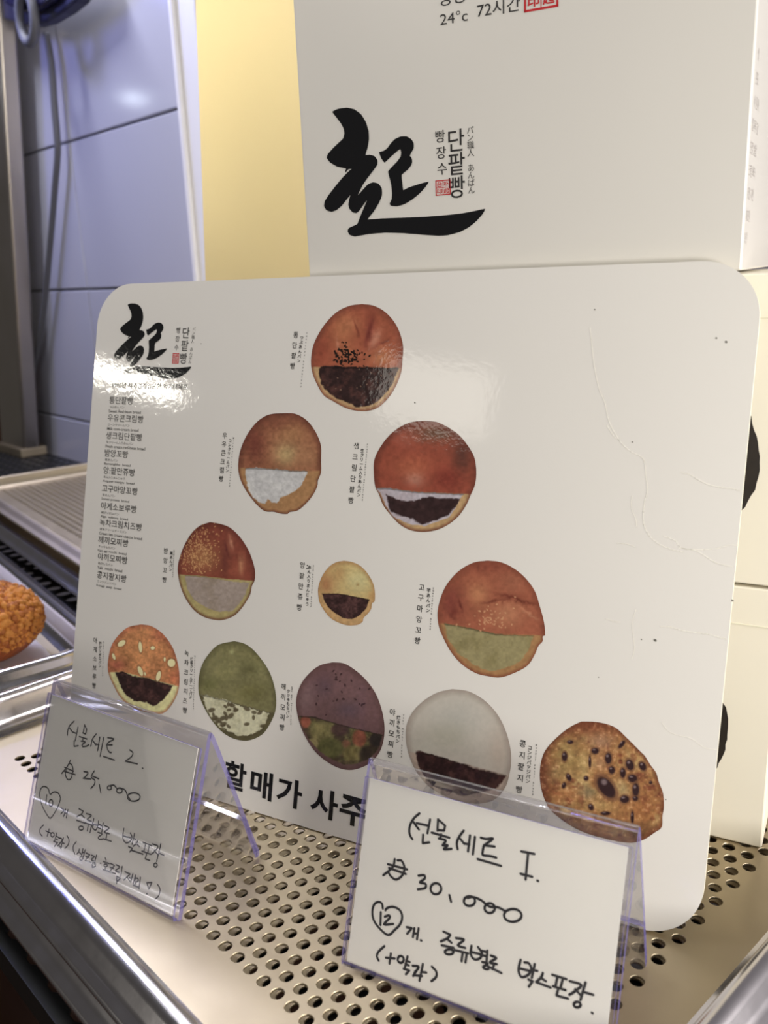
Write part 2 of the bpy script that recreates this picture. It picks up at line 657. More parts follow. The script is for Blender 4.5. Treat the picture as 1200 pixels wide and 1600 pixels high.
# steel post at the far left
PY = 352.0
pf = Frame((0, PY, 0), (1, 0, 0), (0, 0, 1))
pa, pb = pf.px(40, 742), pf.px(6, 742)
ta, tb_ = pf.px(10, 250), pf.px(-30, 250)
dirv = (ta - pa)
t = thing('steel_post', 'square satin steel post at the far left in front of the tiles', 'post', pf.P(pa[0] - 16, -8))
pm = MB()
k0, k1 = (-8 - pa[1]) / dirv[1], (760 - pa[1]) / dirv[1]
q0, q1 = pa + dirv * k0, pa + dirv * k1
wd = abs(pa[0] - pb[0])
vs = []
for q in (q0, q1):
    for (dx, dy) in ((0, 0), (-wd, 0), (-wd, 24), (0, 24)):
        vs.append((q[0] + dx, PY + dy, q[1]))
pm.add(vs, [(3, 2, 1, 0), (4, 5, 6, 7), (0, 1, 5, 4), (1, 2, 6, 5), (2, 3, 7, 6), (3, 0, 4, 7)])
bevel(pm.build('post_body', M_POST, t), 4, 3)
pm = MB()
pm.box(Frame((q0[0] - wd, PY - 6, -8), (1, 0, 0), (0, 1, 0)), -4, wd + 4, 0, 40, 0, 14)
bevel(pm.build('foot_collar', M_STEEL, t), 2)
dk = MB()
dk.box(WF, q0[0] - wd - 260, q0[0] - wd - 8, -8, 150, 20, 46)
o = bevel(dk.build('wooden_panel', M_BROWN, origin=(q0[0] - wd - 130, WY - 30, -8)), 2)
tag(o, 'dark brown panel just left of the steel post, almost out of view', 'panel')

# cable and hanging lamp housing in the top left corner
cf_ = Frame((0, WY - 16, 0), (1, 0, 0), (0, 0, 1))
cp = [(72, 52), (80, 100), (85, 165), (90, 233), (86, 292), (79, 375), (73, 440), (66, 505), (54, 570), (36, 645), (22, 690)]
cb = MB()
cb.tube([cf_.P(*p) for p in smooth([cf_.px(*p) for p in cp], 6)], 4.2, 10)
o = cb.build('power_cable', M_CABLE, smooth=True)
tag(o, 'grey power cable hanging down the tiled wall behind the post', 'cable')
hf = Frame((0, WY - 30, 0), (1, 0, 0), (0, 0, 1))
t = thing('wall_lamp', 'dark navy lamp housing at the top left corner of the tiled wall', 'lamp', hf.P(*hf.px(70, 0)))
hp = [(-30, 20), (0, 28), (35, 37), (62, 42), (82, 37), (108, 22), (128, 6), (150, -20), (150, -60), (-30, -60)]
hb = MB()
hb.prism(hf, [hf.px(*p) for p in hp], -8, 10)
bevel(hb.build('housing', M_NAVY, t), 3)
hb = MB()
hp = [(35, 10), (60, 22), (84, 20), (108, 4), (120, -30), (40, -30)]
hb.prism(hf, [hf.px(*p) for p in hp], 10, 22)
bevel(hb.build('lamp_head', mat('navy_gloss', (30, 28, 62), 0.25), t), 3)
hb = MB()
lc = hf.px(78, 33)
hb.tube([hf.P(lc[0] + 20 * math.cos(a), lc[1] + 26 * math.sin(a), 27) for a in [2 * math.pi * k / 28 for k in range(28)]], 5.5, 10, closed=True)
hb.build('hanging_ring', M_CABLE, t, smooth=True)

# pale yellow board leaning behind the boxes
YF = Frame(XO + NB * 120, U, Z3)
yp = [YF.px(*p) for p in ((300, -120), (323, 520), (323, 520), (300, -120))]
yb = MB()
xa, xb = yp[0], yp[1]
d_ = (xa - xb) / (xa[1] - xb[1])
bot, top = xb + d_ * (0.5 - xb[1]), xa + d_ * 60
yb.prism(YF, [tuple(bot), (150, 0.5), (150, top[1]), tuple(top)], -5, 0)
o = bevel(yb.build('yellow_board', M_YELLOW, origin=YF.P(60, 0)), 1)
tag(o, 'tall pale yellow board standing behind the white carton, left edge in view', 'board')

# ------------------------------------------------------------------ logo (traced on the large carton face)
LOGO_A = [(122, 105), (165, 85), (225, 78), (275, 88), (320, 122), (352, 175), (370, 235), (372, 290), (362, 350), (346, 398), (375, 392), (410, 402), (430, 430), (428, 462), (400, 500), (365, 545), (330, 595), (305, 645), (296, 668), (330, 628), (365, 590), (400, 577), (435, 585), (458, 615), (460, 665), (440, 715), (400, 780), (356, 830), (450, 820), (600, 815), (760, 808), (900, 797), (1000, 785), (1080, 770), (1156, 752), (1130, 795), (1090, 840), (1040, 880), (980, 912), (900, 933), (840, 937), (740, 930), (600, 918), (480, 915), (370, 924), (275, 943), (240, 930), (228, 905), (235, 885), (260, 873), (295, 858), (310, 815), (335, 755), (362, 692), (335, 728), (310, 765), (290, 785), (262, 780), (240, 755), (233, 725), (240, 690), (250, 660), (225, 690), (190, 735), (155, 765), (120, 777), (85, 765), (70, 738), (75, 705), (100, 665), (150, 600), (200, 540), (240, 500), (258, 488), (235, 490), (225, 500), (214, 515), (212, 500), (222, 485), (160, 475), (110, 445), (87, 415), (95, 390), (130, 350), (170, 312), (200, 285), (208, 250), (203, 220), (185, 185), (155, 145)]
LOGO_B = [(437, 375), (470, 368), (495, 350), (515, 320), (545, 288), (585, 270), (625, 270), (655, 288), (672, 315), (672, 350), (655, 380), (645, 400), (658, 415), (662, 440), (655, 465), (630, 495), (588, 528), (595, 580), (600, 635), (630, 615), (690, 595), (740, 580), (776, 572), (750, 610), (710, 655), (660, 695), (610, 725), (560, 740), (515, 735), (510, 720), (525, 690), (527, 650), (520, 590), (510, 550), (497, 505), (530, 470), (560, 440), (585, 405), (588, 380), (583, 353), (555, 375), (520, 405), (475, 450), (455, 420)]
lp = lambda p: XF.px(490 + p[0] / 4.2857, 150 + p[1] / 4.2857)
LA, LB = [lp(p) for p in LOGO_A], [lp(p) for p in LOGO_B]


def affine(src, dst):
    S = A([[p[0], p[1], 1] for p in src])
    return np.linalg.solve(S, A(dst)).T


def chaikin(pts):
    out = []
    n = len(pts)
    for i in range(n):
        a, b = pts[i], pts[(i + 1) % n]
        c = pts[(i - 1) % n]
        out.append(0.9 * a + 0.05 * b + 0.05 * c)
        out.append((a + b) / 2)
    return out


# ------------------------------------------------------------------ cartons
def carton(name, label, fr, u0, u1, z0, z1, depth, m_, lid=None, group=None):
    t = thing(name, label, 'box', fr.P((u0 + u1) / 2, z0, -depth / 2), group)
    b = MB()
    b.box(fr, u0, u1, z0, z1, -depth, 0)
    bevel(b.build('carton_body', m_, t), 0.7, 2)
    return t, b


lower, _ = carton('cream_gift_box', 'lowest cream carton of the stack, standing on the tray behind the board', XF, 96, 329.6, 0.3, 113.5, 110, M_CREAM, group='cream cartons stacked behind the board')
middle, _ = carton('cream_gift_box', 'middle cream carton of the stack, directly under the tall white printed carton', XF, 96, 333, 114.8, 231.5, 110, M_CREAM, group='cream cartons stacked behind the board')
upper, _ = carton('white_gift_box', 'tall white carton with large black brush logo standing on the cream cartons', XF, 123.8, 307.6, 232.6, 420, 96, M_BOX)
for t, z0_, z1_, u1_ in ((lower, 0.3, 113.5, 329.6), (middle, 114.8, 231.5, 333)):
    b = MB()
    b.box(XF, 96.5, u1_ - .5, z1_ - 16, z1_ - 15.4, 0, 0.25)
    b.build('lid_seam', M_BEDGE, t)


def disc_from(right_px, top_px, bot_px):
    r, t_, b_ = XF.px(*right_px), XF.px(*top_px), XF.px(*bot_px)
    # circle through three points
    M = A([[2 * (t_[0] - r[0]), 2 * (t_[1] - r[1])], [2 * (b_[0] - r[0]), 2 * (b_[1] - r[1])]])
    k = A([t_ @ t_ - r @ r, b_ @ b_ - r @ r])
    c = np.linalg.solve(M, k)
    return c, np.linalg.norm(c - r)


def blob2(parent, a3, seed, lab):
    c, rad = disc_from(*a3)
    rng = random.Random(seed)
    n = 90
    pts = [c + rad * (1 + .012 * math.sin(7 * a + seed) + rng.uniform(-.01, .01)) * A([math.cos(a), math.sin(a)]) for a in [2 * math.pi * k / n for k in range(n)]]
    b = MB()
    flat_poly(b, XF, pts, 0.3)
    tag(b.build('printed_disc', M_DARKPRINT, parent), lab)


blob2(middle, ((1188, 715), (1175, 655), (1160, 797)), 3, 'dark brown round print')
blob2(lower, ((1138, 1140), (1129, 1097), (1119, 1197)), 5, 'dark brown round print')

b = MB()
flat_poly(b, XF, chaikin(LA))
flat_poly(b, XF, chaikin(LB))
tag(b.build('printed_logo', M_INK, upper), 'large black brush-written character')
def part_of(parent, name, m_, fn, *args, **kw):
    """one print = one part"""
    b = MB()
    fn(b, *args, **kw)
    return b.build(name, m_, parent)


part_of(upper, 'printed_lettering', M_INK2, column, XF, '단팥빵', (713, 219), (714, 292), 8.6, 0.006, wide=.92)
part_of(upper, 'printed_lettering', M_INK2, column, XF, '빵장수', (688, 213), (691, 264), 4.7, 0.004)
part_of(upper, 'printed_lettering', M_INK2, column, XF, 'パン職人 あんばん', (735, 203), (737, 297), 2.9)
part_of(upper, 'printed_lettering', M_INK2, text_px, XF, '24°c', (688, 40), 43, -.16, 18)
part_of(upper, 'printed_lettering', M_INK2, text_px, XF, '72시간', (746, 29), 67, -.16, 24, 0.004)
part_of(upper, 'printed_lettering', M_INK2, text_px, XF, '냉장', (686, 11), 44, -.16, 24, 0.004)
c0, c1 = XF.px(681, 306), XF.px(704, 280)
part_of(upper, 'red_seal', M_RED, stamp, XF, c0[0], c0[1], c1[0] - c0[0], c1[1] - c0[1], '朴起台印', .07)
c0, c1 = XF.px(819, 20), XF.px(873, -40)
part_of(upper, 'red_seal', M_RED, stamp, XF, c0[0], c0[1], c1[0] - c0[0], (c1[0] - c0[0]), '朴起台印', .06)
# print on the right flank of the tall carton
SF = Frame(XF.P(307.6, 232.6, 0), NB, Z3)
b = MB()
rows = ['성', '분표', '시 원재', '밀가루 팥', '단팥 설탕', '크림 버터', '유통 기한', '제조원', '보관']
for i, s in enumerate(rows):
    text_uv(b, SF, s, 3.5 + max(0, 4 - i) * 0.9, 70 - i * 7.6, 3.4 * len(s), 4.2, 0)
b.build('side_lettering', M_GREYINK, upper)

# ------------------------------------------------------------------ menu board
board = thing('menu_board', 'large white laminated bread menu board with rounded corners leaning on the cartons', 'menu board', BO)
b = MB()
out = [(x, y) for x, y, _, _ in rrect(0, BW, 0, BH, 21, 12)]
b.prism(BF, out, -1.9, 0)
o = b.build('panel', [M_BOARD, M_BEDGE], board)
o.data.polygons.foreach_set('material_index', [1, 0] + [1] * len(out))
# logo on the board: the carton logo carried over by three matching points
s3 = [lp((122, 105)), lp((1156, 752)), lp((228, 905))]
q3 = [BF.px(130 + x / 6, 450 + y / 6) for x, y in ((415, 155), (1020, 735), (375, 780))]
AF = affine(s3, q3)
mp = lambda p: AF @ A([p[0], p[1], 1])
b = MB()
flat_poly(b, BF, chaikin([mp(p) for p in LA]))
flat_poly(b, BF, chaikin([mp(p) for p in LB]))
tag(b.build('printed_logo', M_INK, board), 'black brush-written character')
part_of(board, 'logo_lettering', M_INK2, column, BF, '단팥빵', (291, 520), (287, 560), 5.3, 0.006, wide=.92)
part_of(board, 'logo_lettering', M_INK2, column, BF, '빵장수', (279, 516), (276, 543), 2.9)
part_of(board, 'logo_lettering', M_INK2, column, BF, 'パン職人 あんばん', (303.5, 514), (297, 565), 1.8)
c0, c1 = BF.px(269, 568), BF.px(280.5, 552)
part_of(board, 'red_seal', M_RED, stamp, BF, c0[0], c0[1], c1[0] - c0[0], c1[1] - c0[1], '朴起台印', .08)
part_of(board, 'printed_subtitle', M_INK2, text_px, BF, '1986년 제과업계입문한 박기태쉐프', (176, 605.5), 117, .035, 9, 0.004)
LIST = [('통단팥빵', 'つぶあんパン', 'Sweet Red-bean bread', (170.6, 630.6), 37, 23, 50),
        ('우유콘크림빵', 'コーンクリームパン', 'Milk corn-cream bread', (168.1, 658.1), 55.7, 34, 49),
        ('생크림단팥빵', '生クリーム入りあんパン', 'Fresh cream red-bean bread', (165.6, 685.6), 56.3, 42, 62),
        ('밤앙꼬빵', '栗あんパン', 'Bamangkko  bread', (163.5, 713.1), 36.5, 20, 41),
        ('앙:팥만쥬빵', 'あん入りまんじゅう', 'Ang:pat manjyu  bread', (161.5, 740), 49, 33, 49),
        ('고구마앙꼬빵', '芋あんパン', 'Sweet potato  bread', (159.4, 768), 55.6, 20, 43),
        ('아게소보루빵', '揚げソボロパン', 'Alge  soboru  bread', (157.6, 795.4), 55.6, 27.5, 43),
        ('녹차크림치즈빵', '抹茶クリームチーズパン', 'Green tea cream cheese bread', (155.6, 821.3), 66, 42, 67),
        ('께끼모찌빵', 'ケッキもちパン', 'Gge ggi mochi  bread', (153.4, 848.3), 47, 26, 45),
        ('야끼모찌빵', '焼きもちパン', 'Yaki  mochi  bread', (152.8, 874.7), 46, 22.5, 39),
        ('콩지팥지빵', 'コンジパッジパン', 'Kongji  patji  bread', (151.4, 902.9), 46, 30, 39)]
for i, (kr, jp, en, (x, y), w1, w2, w3) in enumerate(LIST):
    sl = 0.05 + 0.011 * i
    b = MB()
    text_px(b, BF, kr, (x, y), w1, sl, 11.4, 0.004)
    text_px(b, BF, jp, (x + .6, y + 6.9), w2, sl, 4.0, 0.0)
    text_px(b, BF, en, (x - .6, y + 13.6), w3, sl, 4.6, 0.004)
    b.build('printed_bread_name', M_INK2, board)
CAPS = [('통단팥빵', 'つぶあんパン', 'Sweetred-beanbread', (462.4, 523.3), (457.4, 571.8), (471.5, 527.8), (467.1, 563.6), (479.8, 520.5), (470.3, 603.9)),
        ('우유콘크림빵', 'コンクリームパン', 'Milkcorn-creambread', (351.4, 680.7), (345.8, 748), (359.6, 688.6), (355.3, 735.3), (365.1, 684.6), (358.8, 759)),
        ('생크림단팥빵', '生クリーム入りあんパン', 'Freshcreamred-beanbread', (556.8, 696.5), (548.6, 781.8), (566.4, 704.2), (560.7, 773.2), (574.5, 694.6), (566.4, 780.9)),
        ('밤앙꼬빵', '栗あんパン', 'Bamangkkobread', (259.5, 860.8), (257.3, 905.8), (268, 864.5), (266.7, 890), (272.3, 860.8), (270, 900.5)),
        ('앙팥만쥬빵', 'あん入りまんじゅう', 'Ang:patmanjyu bread', (473, 883), (468, 948.8), (483.8, 886.3), (480, 943.8), (490, 884), (486, 947)),
        ('고구마앙꼬빵', '芋あんパン', 'Sweetpotato bread', (659.2, 917.5), (652.5, 1000.9), (670, 922.3), (668.8, 954), (677.4, 919.4), (672.2, 982.7)),
        ('아게소보루빵', '揚げソボロパン', 'Alge soboru bread', (149.1, 1000.4), (147.3, 1071.2), (156.9, 1005.3), (156.2, 1040.7), (162.3, 1003.2), (160.5, 1054.9)),
        ('녹차크림치즈빵', '抹茶クリームチーズパン', 'Greenteacreamcheesebread', (292, 1020.5), (289.2, 1109.7), (299.8, 1029.7), (298.1, 1089.2), (304.8, 1025.4), (302.4, 1106.9)),
        ('께끼모찌빵', 'ケッキもちパン', 'Gge ggi mochi bread', (443, 1073), (440.8, 1136.4), (450.9, 1080.2), (449.8, 1119), (456.4, 1073.8), (454.5, 1130.8)),
        ('야끼모찌빵', '焼きもちパン', 'Yaki mochi bread', (613.4, 1112.7), (609.6, 1178.8), (623, 1121.3), (621.6, 1157.8), (630.8, 1117.5), (627.4, 1181.7)),
        ('콩지팥지빵', 'コンジパッジパン', 'Kongji patji bread', (816.9, 1162), (811.3, 1233.5), (828.2, 1168.5), (824.9, 1220.5), (838.6, 1164.2), (832.5, 1241))]
for kr, jp, en, a, b_, c, d, e, f in CAPS:
    b = MB()
    column(b, BF, kr, a, b_, 2.85, 0.008)
    column(b, BF, jp, c, d, 1.75, 0.02)
    column(b, BF, en, e, f, 1.0, 0.012)
    b.build('printed_caption', M_INK2, board)
b = MB()
for (x, y) in ((480.3, 883.5), (479.6, 888)):
    p = BF.px(x, y)
    ribbon(b, BF, [p, p + A([0.2, 0])], 0.28)
b.build('printed_colon', M_INK2, board)
# big bottom line, each syllable in its own traced box
for ch, bl, wpx, h in (('할', (350, 1229), 33, 44), ('매', (390, 1243), 34, 44), ('가', (431, 1255), 39, 45), ('사', (484, 1272), 42, 46), ('주', (529, 1284), 43, 46), ('던', (580, 1300), 44, 47)):
    a0 = BF.px(*bl)
    b = MB()
    u1_ = BF.px(bl[0] + wpx, bl[1] + .3 * wpx)[0]
    v1_ = BF.px(bl[0], bl[1] - h)[1]
    text_uv(b, BF, ch, a0[0], a0[1], u1_ - a0[0], v1_ - a0[1], 0.026)
    b.build('printed_syllable', M_INK, board)

# creases in the lamination, small dirt specks
cz = MB()
c4 = lambda ox, oy: (lambda pts: [BF.px(ox + x / 4, oy + y / 4) for x, y in pts])
C1, C2 = c4(900, 400), c4(900, 800)
for pts, r in ((C1([(88, 448), (100, 560), (115, 690), (145, 830), (182, 920), (205, 1030), (270, 1150), (340, 1220), (410, 1255), (430, 1300), (438, 1380), (448, 1460), (430, 1530), (420, 1600)]), .2),
               (C1([(195, 1060), (240, 1130), (270, 1150)]), .2),
               (C1([(660, 1355), (710, 1365), (760, 1395), (820, 1425), (900, 1445), (980, 1455), (1035, 1470)]), .2),
               (C1([(350, 1500), (345, 1560), (355, 1600)]), .14),
               (C2([(420, 0), (425, 80), (460, 150), (520, 200), (600, 235), (670, 250)]), .22),
               (C2([(550, 150), (620, 180), (660, 225), (760, 245), (860, 310), (920, 330), (980, 342)]), .2),
               (C2([(640, 225), (760, 235), (880, 228), (960, 205), (1010, 210)]), .16),
               (C2([(260, 195), (320, 200), (370, 218)]), .18),
               (C2([(355, 0), (375, 50), (378, 90)]), .13),
               (C2([(190, 668), (240, 685), (275, 688)]), .16),
               (C2([(375, 610), (350, 700), (360, 790), (365, 860), (350, 920)]), .11),
               (C2([(530, 715), (590, 718), (660, 740), (760, 755), (830, 765), (900, 785), (945, 795)]), .22),
               (C2([(540, 1320), (580, 1370), (640, 1395), (720, 1415), (800, 1470), (880, 1485)]), .13)):
    cz = MB()
    ribbon(cz, BF, smooth(pts, 3), r * 1.05, 0.06)
    cz.build('crease', M_CREASE, board)
dz = MB()
for x, y, r in ((929, 483.5, .25), (988, 690.5, .25), (1023, 1000, .5), (1119, 528, .3), (1134, 534, .4), (648, 629, .3), (1040, 1249, .22), (1144, 938, .35), (935, 1058, .2), (1002, 999, .2), (314, 537, .25)):
    p = BF.px(x, y)
    ribbon(dz, BF, [p, p + A([r * .6, -r * .3])], r, 0.05)
tag(dz.build('dirt_specks', M_SMUDGE, board), kind='stuff')

# ------------------------------------------------------------------ bread pictures printed on the board
M_PIC = bpy.data.materials.new('printed_photo')
M_PIC.use_nodes = True
_nt = M_PIC.node_tree
_at = _nt.nodes.new('ShaderNodeAttribute')
_at.attribute_name = 'Ink'
_b = _nt.nodes['Principled BSDF']
_b.inputs['Roughness'].default_value = 0.06
_n = _nt.nodes.new('ShaderNodeTexNoise')
_n.inputs['Scale'].default_value = 380
_tcn = _nt.nodes.new('ShaderNodeTexCoord')
_bp = _nt.nodes.new('ShaderNodeBump')
_bp.inputs['Strength'].default_value = 0.035
_bp.inputs['Distance'].default_value = 0.001
_nt.links.new(_tcn.outputs['Object'], _n.inputs['Vector'])
_nt.links.new(_n.outputs['Fac'], _bp.inputs['Height'])
_nt.links.new(_bp.outputs['Normal'], _b.inputs['Normal'])
_nt.links.new(_at.outputs['Color'], _b.inputs['Base Color'])


def picture(label, ox, oy, sc, white, outline, paint, NR=84, NA=360):
    ol = smooth([A(p, float) for p in outline] + [A(outline[0], float)], 4)[:-1]
    ol = A(ol)
    c = ol.mean(0)
    ang = np.arctan2(ol[:, 1] - c[1], ol[:, 0] - c[0])
    rad = np.hypot(ol[:, 0] - c[0], ol[:, 1] - c[1])
    od = np.argsort(ang)
    th = np.linspace(-math.pi, math.pi, NA, endpoint=False)
    R = np.interp(th, ang[od], rad[od], period=2 * math.pi)
    rr = (np.linspace(0, 1, NR + 1) ** 0.85)[1:]
    x = c[0] + np.outer(rr, R * np.cos(th))
    y = c[1] + np.outer(rr, R * np.sin(th))
    x = np.concatenate([[c[0]], x.ravel()])
    y = np.concatenate([[c[1]], y.ravel()])
    edge = np.concatenate([[0], np.repeat(rr, NA)])
    rgb = paint(x, y, edge)
    rgb = np.clip(rgb, 2, 252)
    col = lin(rgb) / lin(white)
    g = (col @ A([.3, .6, .1]))[:, None]
    col = np.clip((g + (col - g) * 0.80) * 0.58, 0.004, 0.9)
    P0 = A([0.0, 0.0])
    # pixel -> board plane for all vertices
    d = (RC @ np.stack([(ox + x / sc - 600) / FOC, (oy + y / sc - 800) / FOC, np.ones_like(x)]))
    t_ = ((BF.o - CAM) @ BF.w) / (BF.w @ d)
    X = CAM[:, None] + d * t_ + BF.w[:, None] * 0.08
    V = (X.T - A(board['org'])) * K
    me = bpy.data.meshes.new('bread_picture')
    F = [(0, 1 + (i + 1) % NA, 1 + i) for i in range(NA)]
    for r in range(NR - 1):
        b0, b1 = 1 + r * NA, 1 + (r + 1) * NA
        F += [(b0 + i, b0 + (i + 1) % NA, b1 + (i + 1) % NA, b1 + i) for i in range(NA)]
    me.from_pydata(V.tolist(), [], F)
    ca = me.color_attributes.new('Ink', 'FLOAT_COLOR', 'POINT')
    ca.data.foreach_set('color', np.concatenate([col, np.ones((len(col), 1))], 1).ravel())
    me.materials.append(M_PIC)
    o = bpy.data.objects.new('bread_picture', me)
    COL.objects.link(o)
    o.parent = board
    o['label'] = label


def mixc(c, d, k):
    return c + (A(d, float) - c) * np.clip(k, 0, 1)[:, None]


def ell(x, y, cx, cy, rx, ry, a=0):
    a = math.radians(a)
    dx, dy = x - cx, y - cy
    u = (dx * math.cos(a) + dy * math.sin(a)) / rx
    v = (-dx * math.sin(a) + dy * math.cos(a)) / ry
    return np.sqrt(u * u + v * v)


def step(d, w):
    return np.clip(0.5 - d / w, 0, 1)


def bun(top, edgec, blobs, low, fill=None, fillc=None, fill2=None, fscale=60, extra=None, seed=1, rag=10, tex=.10, lowpoly=None, cut=None):
    """top crust colour with soft patches, pale lower crust below the cut, filling in between"""
    def paint(x, y, e):
        c = np.tile(A(top, float), (len(x), 1))
        n1 = fbm(x, y, 160, seed)
        n2 = fbm(x, y, 28, seed + 9, 3)
        for (cx, cy, rx, ry, colr, k, *an) in blobs:
            q = ell(x + 40 * (n1 - .5), y + 40 * (n2 - .5), cx, cy, rx, ry, an[0] if an else 0)
            c = mixc(c, colr, k * np.exp(-q * q * 1.2))
        c = mixc(c, edgec, np.clip((e - .86) / .14, 0, 1) * .75)
        c *= (1 + tex * 2 * (n2 - .5) + tex * 1.5 * (n1 - .5))[:, None]
        if fill is not None:
            rg = rag * (fbm(x, y, 26, seed + 3, 3) - .5) * 2
            cutd = np.interp(x, [p[0] for p in cut], [p[1] for p in cut]) - y + rg * .5    # negative below the cut
            lowc = mixc(np.tile(A(low, float), (len(x), 1)), edgec, np.clip((e - .93) / .07, 0, 1) * .8)
            lowc *= (1 + .12 * (n2 - .5) * 2)[:, None]
            c = c + (lowc - c) * step(cutd, 10)[:, None]
            d = sdf(x, y, fill) + rg
            fn = fbm(x, y, fscale, seed + 5, 4)
            fc = np.tile(A(fillc, float), (len(x), 1))
            if fill2 is not None:
                pale = sum(fillc) > 300
                fc = mixc(fc, fill2, (fn - .45) * (2 if pale else 4))
            fc *= (1 + (.10 if sum(fillc) > 300 else .25) * (fbm(x, y, 22, seed + 7, 3) - .5) * 2)[:, None]
            if extra:
                fc2 = extra(x, y, fc, 'fill')
                fc = fc if fc2 is None else fc2
            c = c + (fc - c) * step(d, 10)[:, None]
            c = mixc(c, A(fillc) * .35, np.exp(-((np.abs(cutd + 5)) / 7) ** 2) * .55 * step(d - 6, 10))
        if extra:
            c2 = extra(x, y, c, 'top')
            c = c if c2 is None else c2
        return c
    return paint


def dots(seed, n, cx, cy, sx, sy, r, colr, k=1.0, ymax=9999):
    rng = random.Random(seed)
    pts = [(cx + rng.gauss(0, sx), cy + rng.gauss(0, sy), rng.uniform(.7, 1.2), rng.uniform(0, 180)) for _ in range(n)]
    pts = [p for p in pts if p[1] < ymax]

    def f(x, y, c):
        for px_, py_, s, a in pts:
            msk = (np.abs(x - px_) < r * 3) & (np.abs(y - py_) < r * 3)
            if msk.any():
                q = ell(x[msk], y[msk], px_, py_, r * s * 1.25, r * s * .75, a)
                c[msk] = mixc(c[msk], colr, k * np.clip((1.25 - q) * 2.2, 0, 1))
        return c
    return f


# 1 sweet red-bean bread
s1 = dots(11, 95, 560, 525, 58, 48, 9, (30, 22, 18), .95, 612)
picture('red bean bread at the top of the pyramid, black sesame', 440, 460, 5.4545, (190, 188, 182),
        [(685, 82), (780, 95), (870, 140), (950, 220), (1005, 320), (1035, 440), (1030, 560), (1020, 660), (980, 770), (920, 870), (830, 960), (740, 992), (640, 992), (540, 965), (440, 910), (360, 860), (300, 760), (262, 660), (252, 560), (270, 440), (320, 330), (390, 230), (480, 145), (580, 98)],
        bun((158, 76, 42), (120, 58, 40), [(520, 300, 110, 160, (186, 108, 56), .8), (850, 540, 120, 90, (190, 112, 58), .9), (600, 250, 70, 60, (190, 112, 62), .6), (760, 300, 45, 160, (136, 56, 38), .9), (800, 380, 50, 90, (178, 104, 72), .7), (330, 480, 70, 120, (150, 64, 36), .8), (560, 500, 90, 70, (176, 100, 50), .5), (745, 330, 22, 130, (112, 44, 32), .9, 14), (800, 380, 26, 90, (196, 122, 88), .8, 30), (640, 300, 12, 90, (118, 50, 30), .8, -18), (880, 400, 90, 14, (128, 56, 36), .8, -30), (480, 430, 14, 60, (190, 120, 84), .7, -12)], (184, 144, 88),
            [(315, 640), (360, 612), (470, 608), (600, 616), (800, 622), (1000, 628), (970, 690), (950, 750), (880, 850), (800, 920), (710, 960), (630, 955), (540, 910), (470, 890), (390, 830), (340, 760), (325, 700)], (50, 32, 30), (74, 44, 38), 50,
            lambda x, y, c, w: s1(x, y, dots(2, 14, 640, 780, 150, 80, 6, (140, 105, 80), .8)(x, y, c) if w == 'top' else c) if w == 'top' else None, 1, 10, cut=[(0, 615), (1200, 628)]))
# 2 milk corn-cream bread
picture('milk corn cream bread, left of the second row', 330, 630, 6.316, (180, 176, 172),
        [(740, 98), (830, 105), (920, 150), (990, 220), (1050, 320), (1085, 430), (1085, 560), (1085, 680), (1055, 760), (1050, 810), (1020, 880), (960, 965), (860, 1055), (770, 1075), (760, 1092), (690, 1090), (620, 1072), (530, 1065), (450, 1000), (370, 900), (310, 800), (275, 700), (268, 600), (285, 480), (330, 360), (390, 260), (470, 170), (580, 110)],
        bun((142, 84, 50), (92, 44, 32), [(740, 500, 130, 130, (178, 142, 84), 1), (420, 400, 120, 220, (116, 54, 38), .9), (640, 200, 240, 70, (118, 62, 40), .8), (950, 520, 120, 150, (156, 104, 62), .8), (800, 300, 150, 100, (158, 108, 58), .6)], (156, 108, 58),
            [(335, 645), (450, 636), (620, 650), (750, 665), (955, 672), (930, 740), (870, 840), (780, 890), (690, 930), (650, 990), (600, 980), (560, 950), (530, 1000), (480, 980), (400, 920), (360, 830), (345, 740)], (176, 170, 166), (198, 192, 184), 90,
            None, 2, 10, .14, cut=[(0, 632), (600, 645), (760, 665), (1200, 672)]))
# 3 fresh cream red-bean bread
B3 = [(385, 695), (470, 735), (560, 752), (640, 735), (700, 710), (800, 722), (985, 730), (960, 780), (890, 860), (800, 900), (680, 940), (600, 890), (500, 860), (430, 840), (400, 780)]


def f3(x, y, c, w):
    if w == 'fill':
        d = sdf(x, y, B3) + 26 * (fbm(x, y, 34, 5, 3) - .5)
        return c + (np.tile(A([58, 38, 36.]), (len(x), 1)) * (1 + .5 * (fbm(x, y, 40, 8) - .5))[:, None] - c) * step(d, 12)[:, None]
    return None


picture('glossy fresh cream red bean bread, right of the second row', 530, 640, 5.217, (198, 196, 186),
        [(690, 92), (790, 100), (880, 140), (980, 210), (1060, 310), (1105, 400), (1118, 520), (1105, 620), (1070, 700), (1040, 770), (980, 860), (900, 930), (800, 980), (690, 997), (590, 985), (500, 940), (430, 870), (360, 780), (325, 690), (295, 630), (282, 500), (290, 400), (340, 300), (410, 210), (500, 140), (590, 102)],
        bun((152, 66, 38), (104, 50, 34), [(800, 190, 240, 80, (104, 70, 46), .9), (1010, 380, 90, 170, (88, 50, 38), .9), (620, 560, 90, 70, (184, 122, 96), .9), (600, 470, 200, 100, (176, 88, 46), .7), (560, 230, 130, 70, (170, 84, 56), .6), (880, 560, 130, 100, (128, 46, 30), .8)], (186, 146, 86),
            [(303, 640), (400, 640), (600, 672), (1012, 690), (950, 800), (900, 880), (700, 950), (560, 930), (440, 870), (380, 780), (345, 700)], (184, 172, 172), (170, 152, 150), 60,
            f3, 3, 8, cut=[(0, 625), (400, 640), (600, 668), (1200, 695)]))
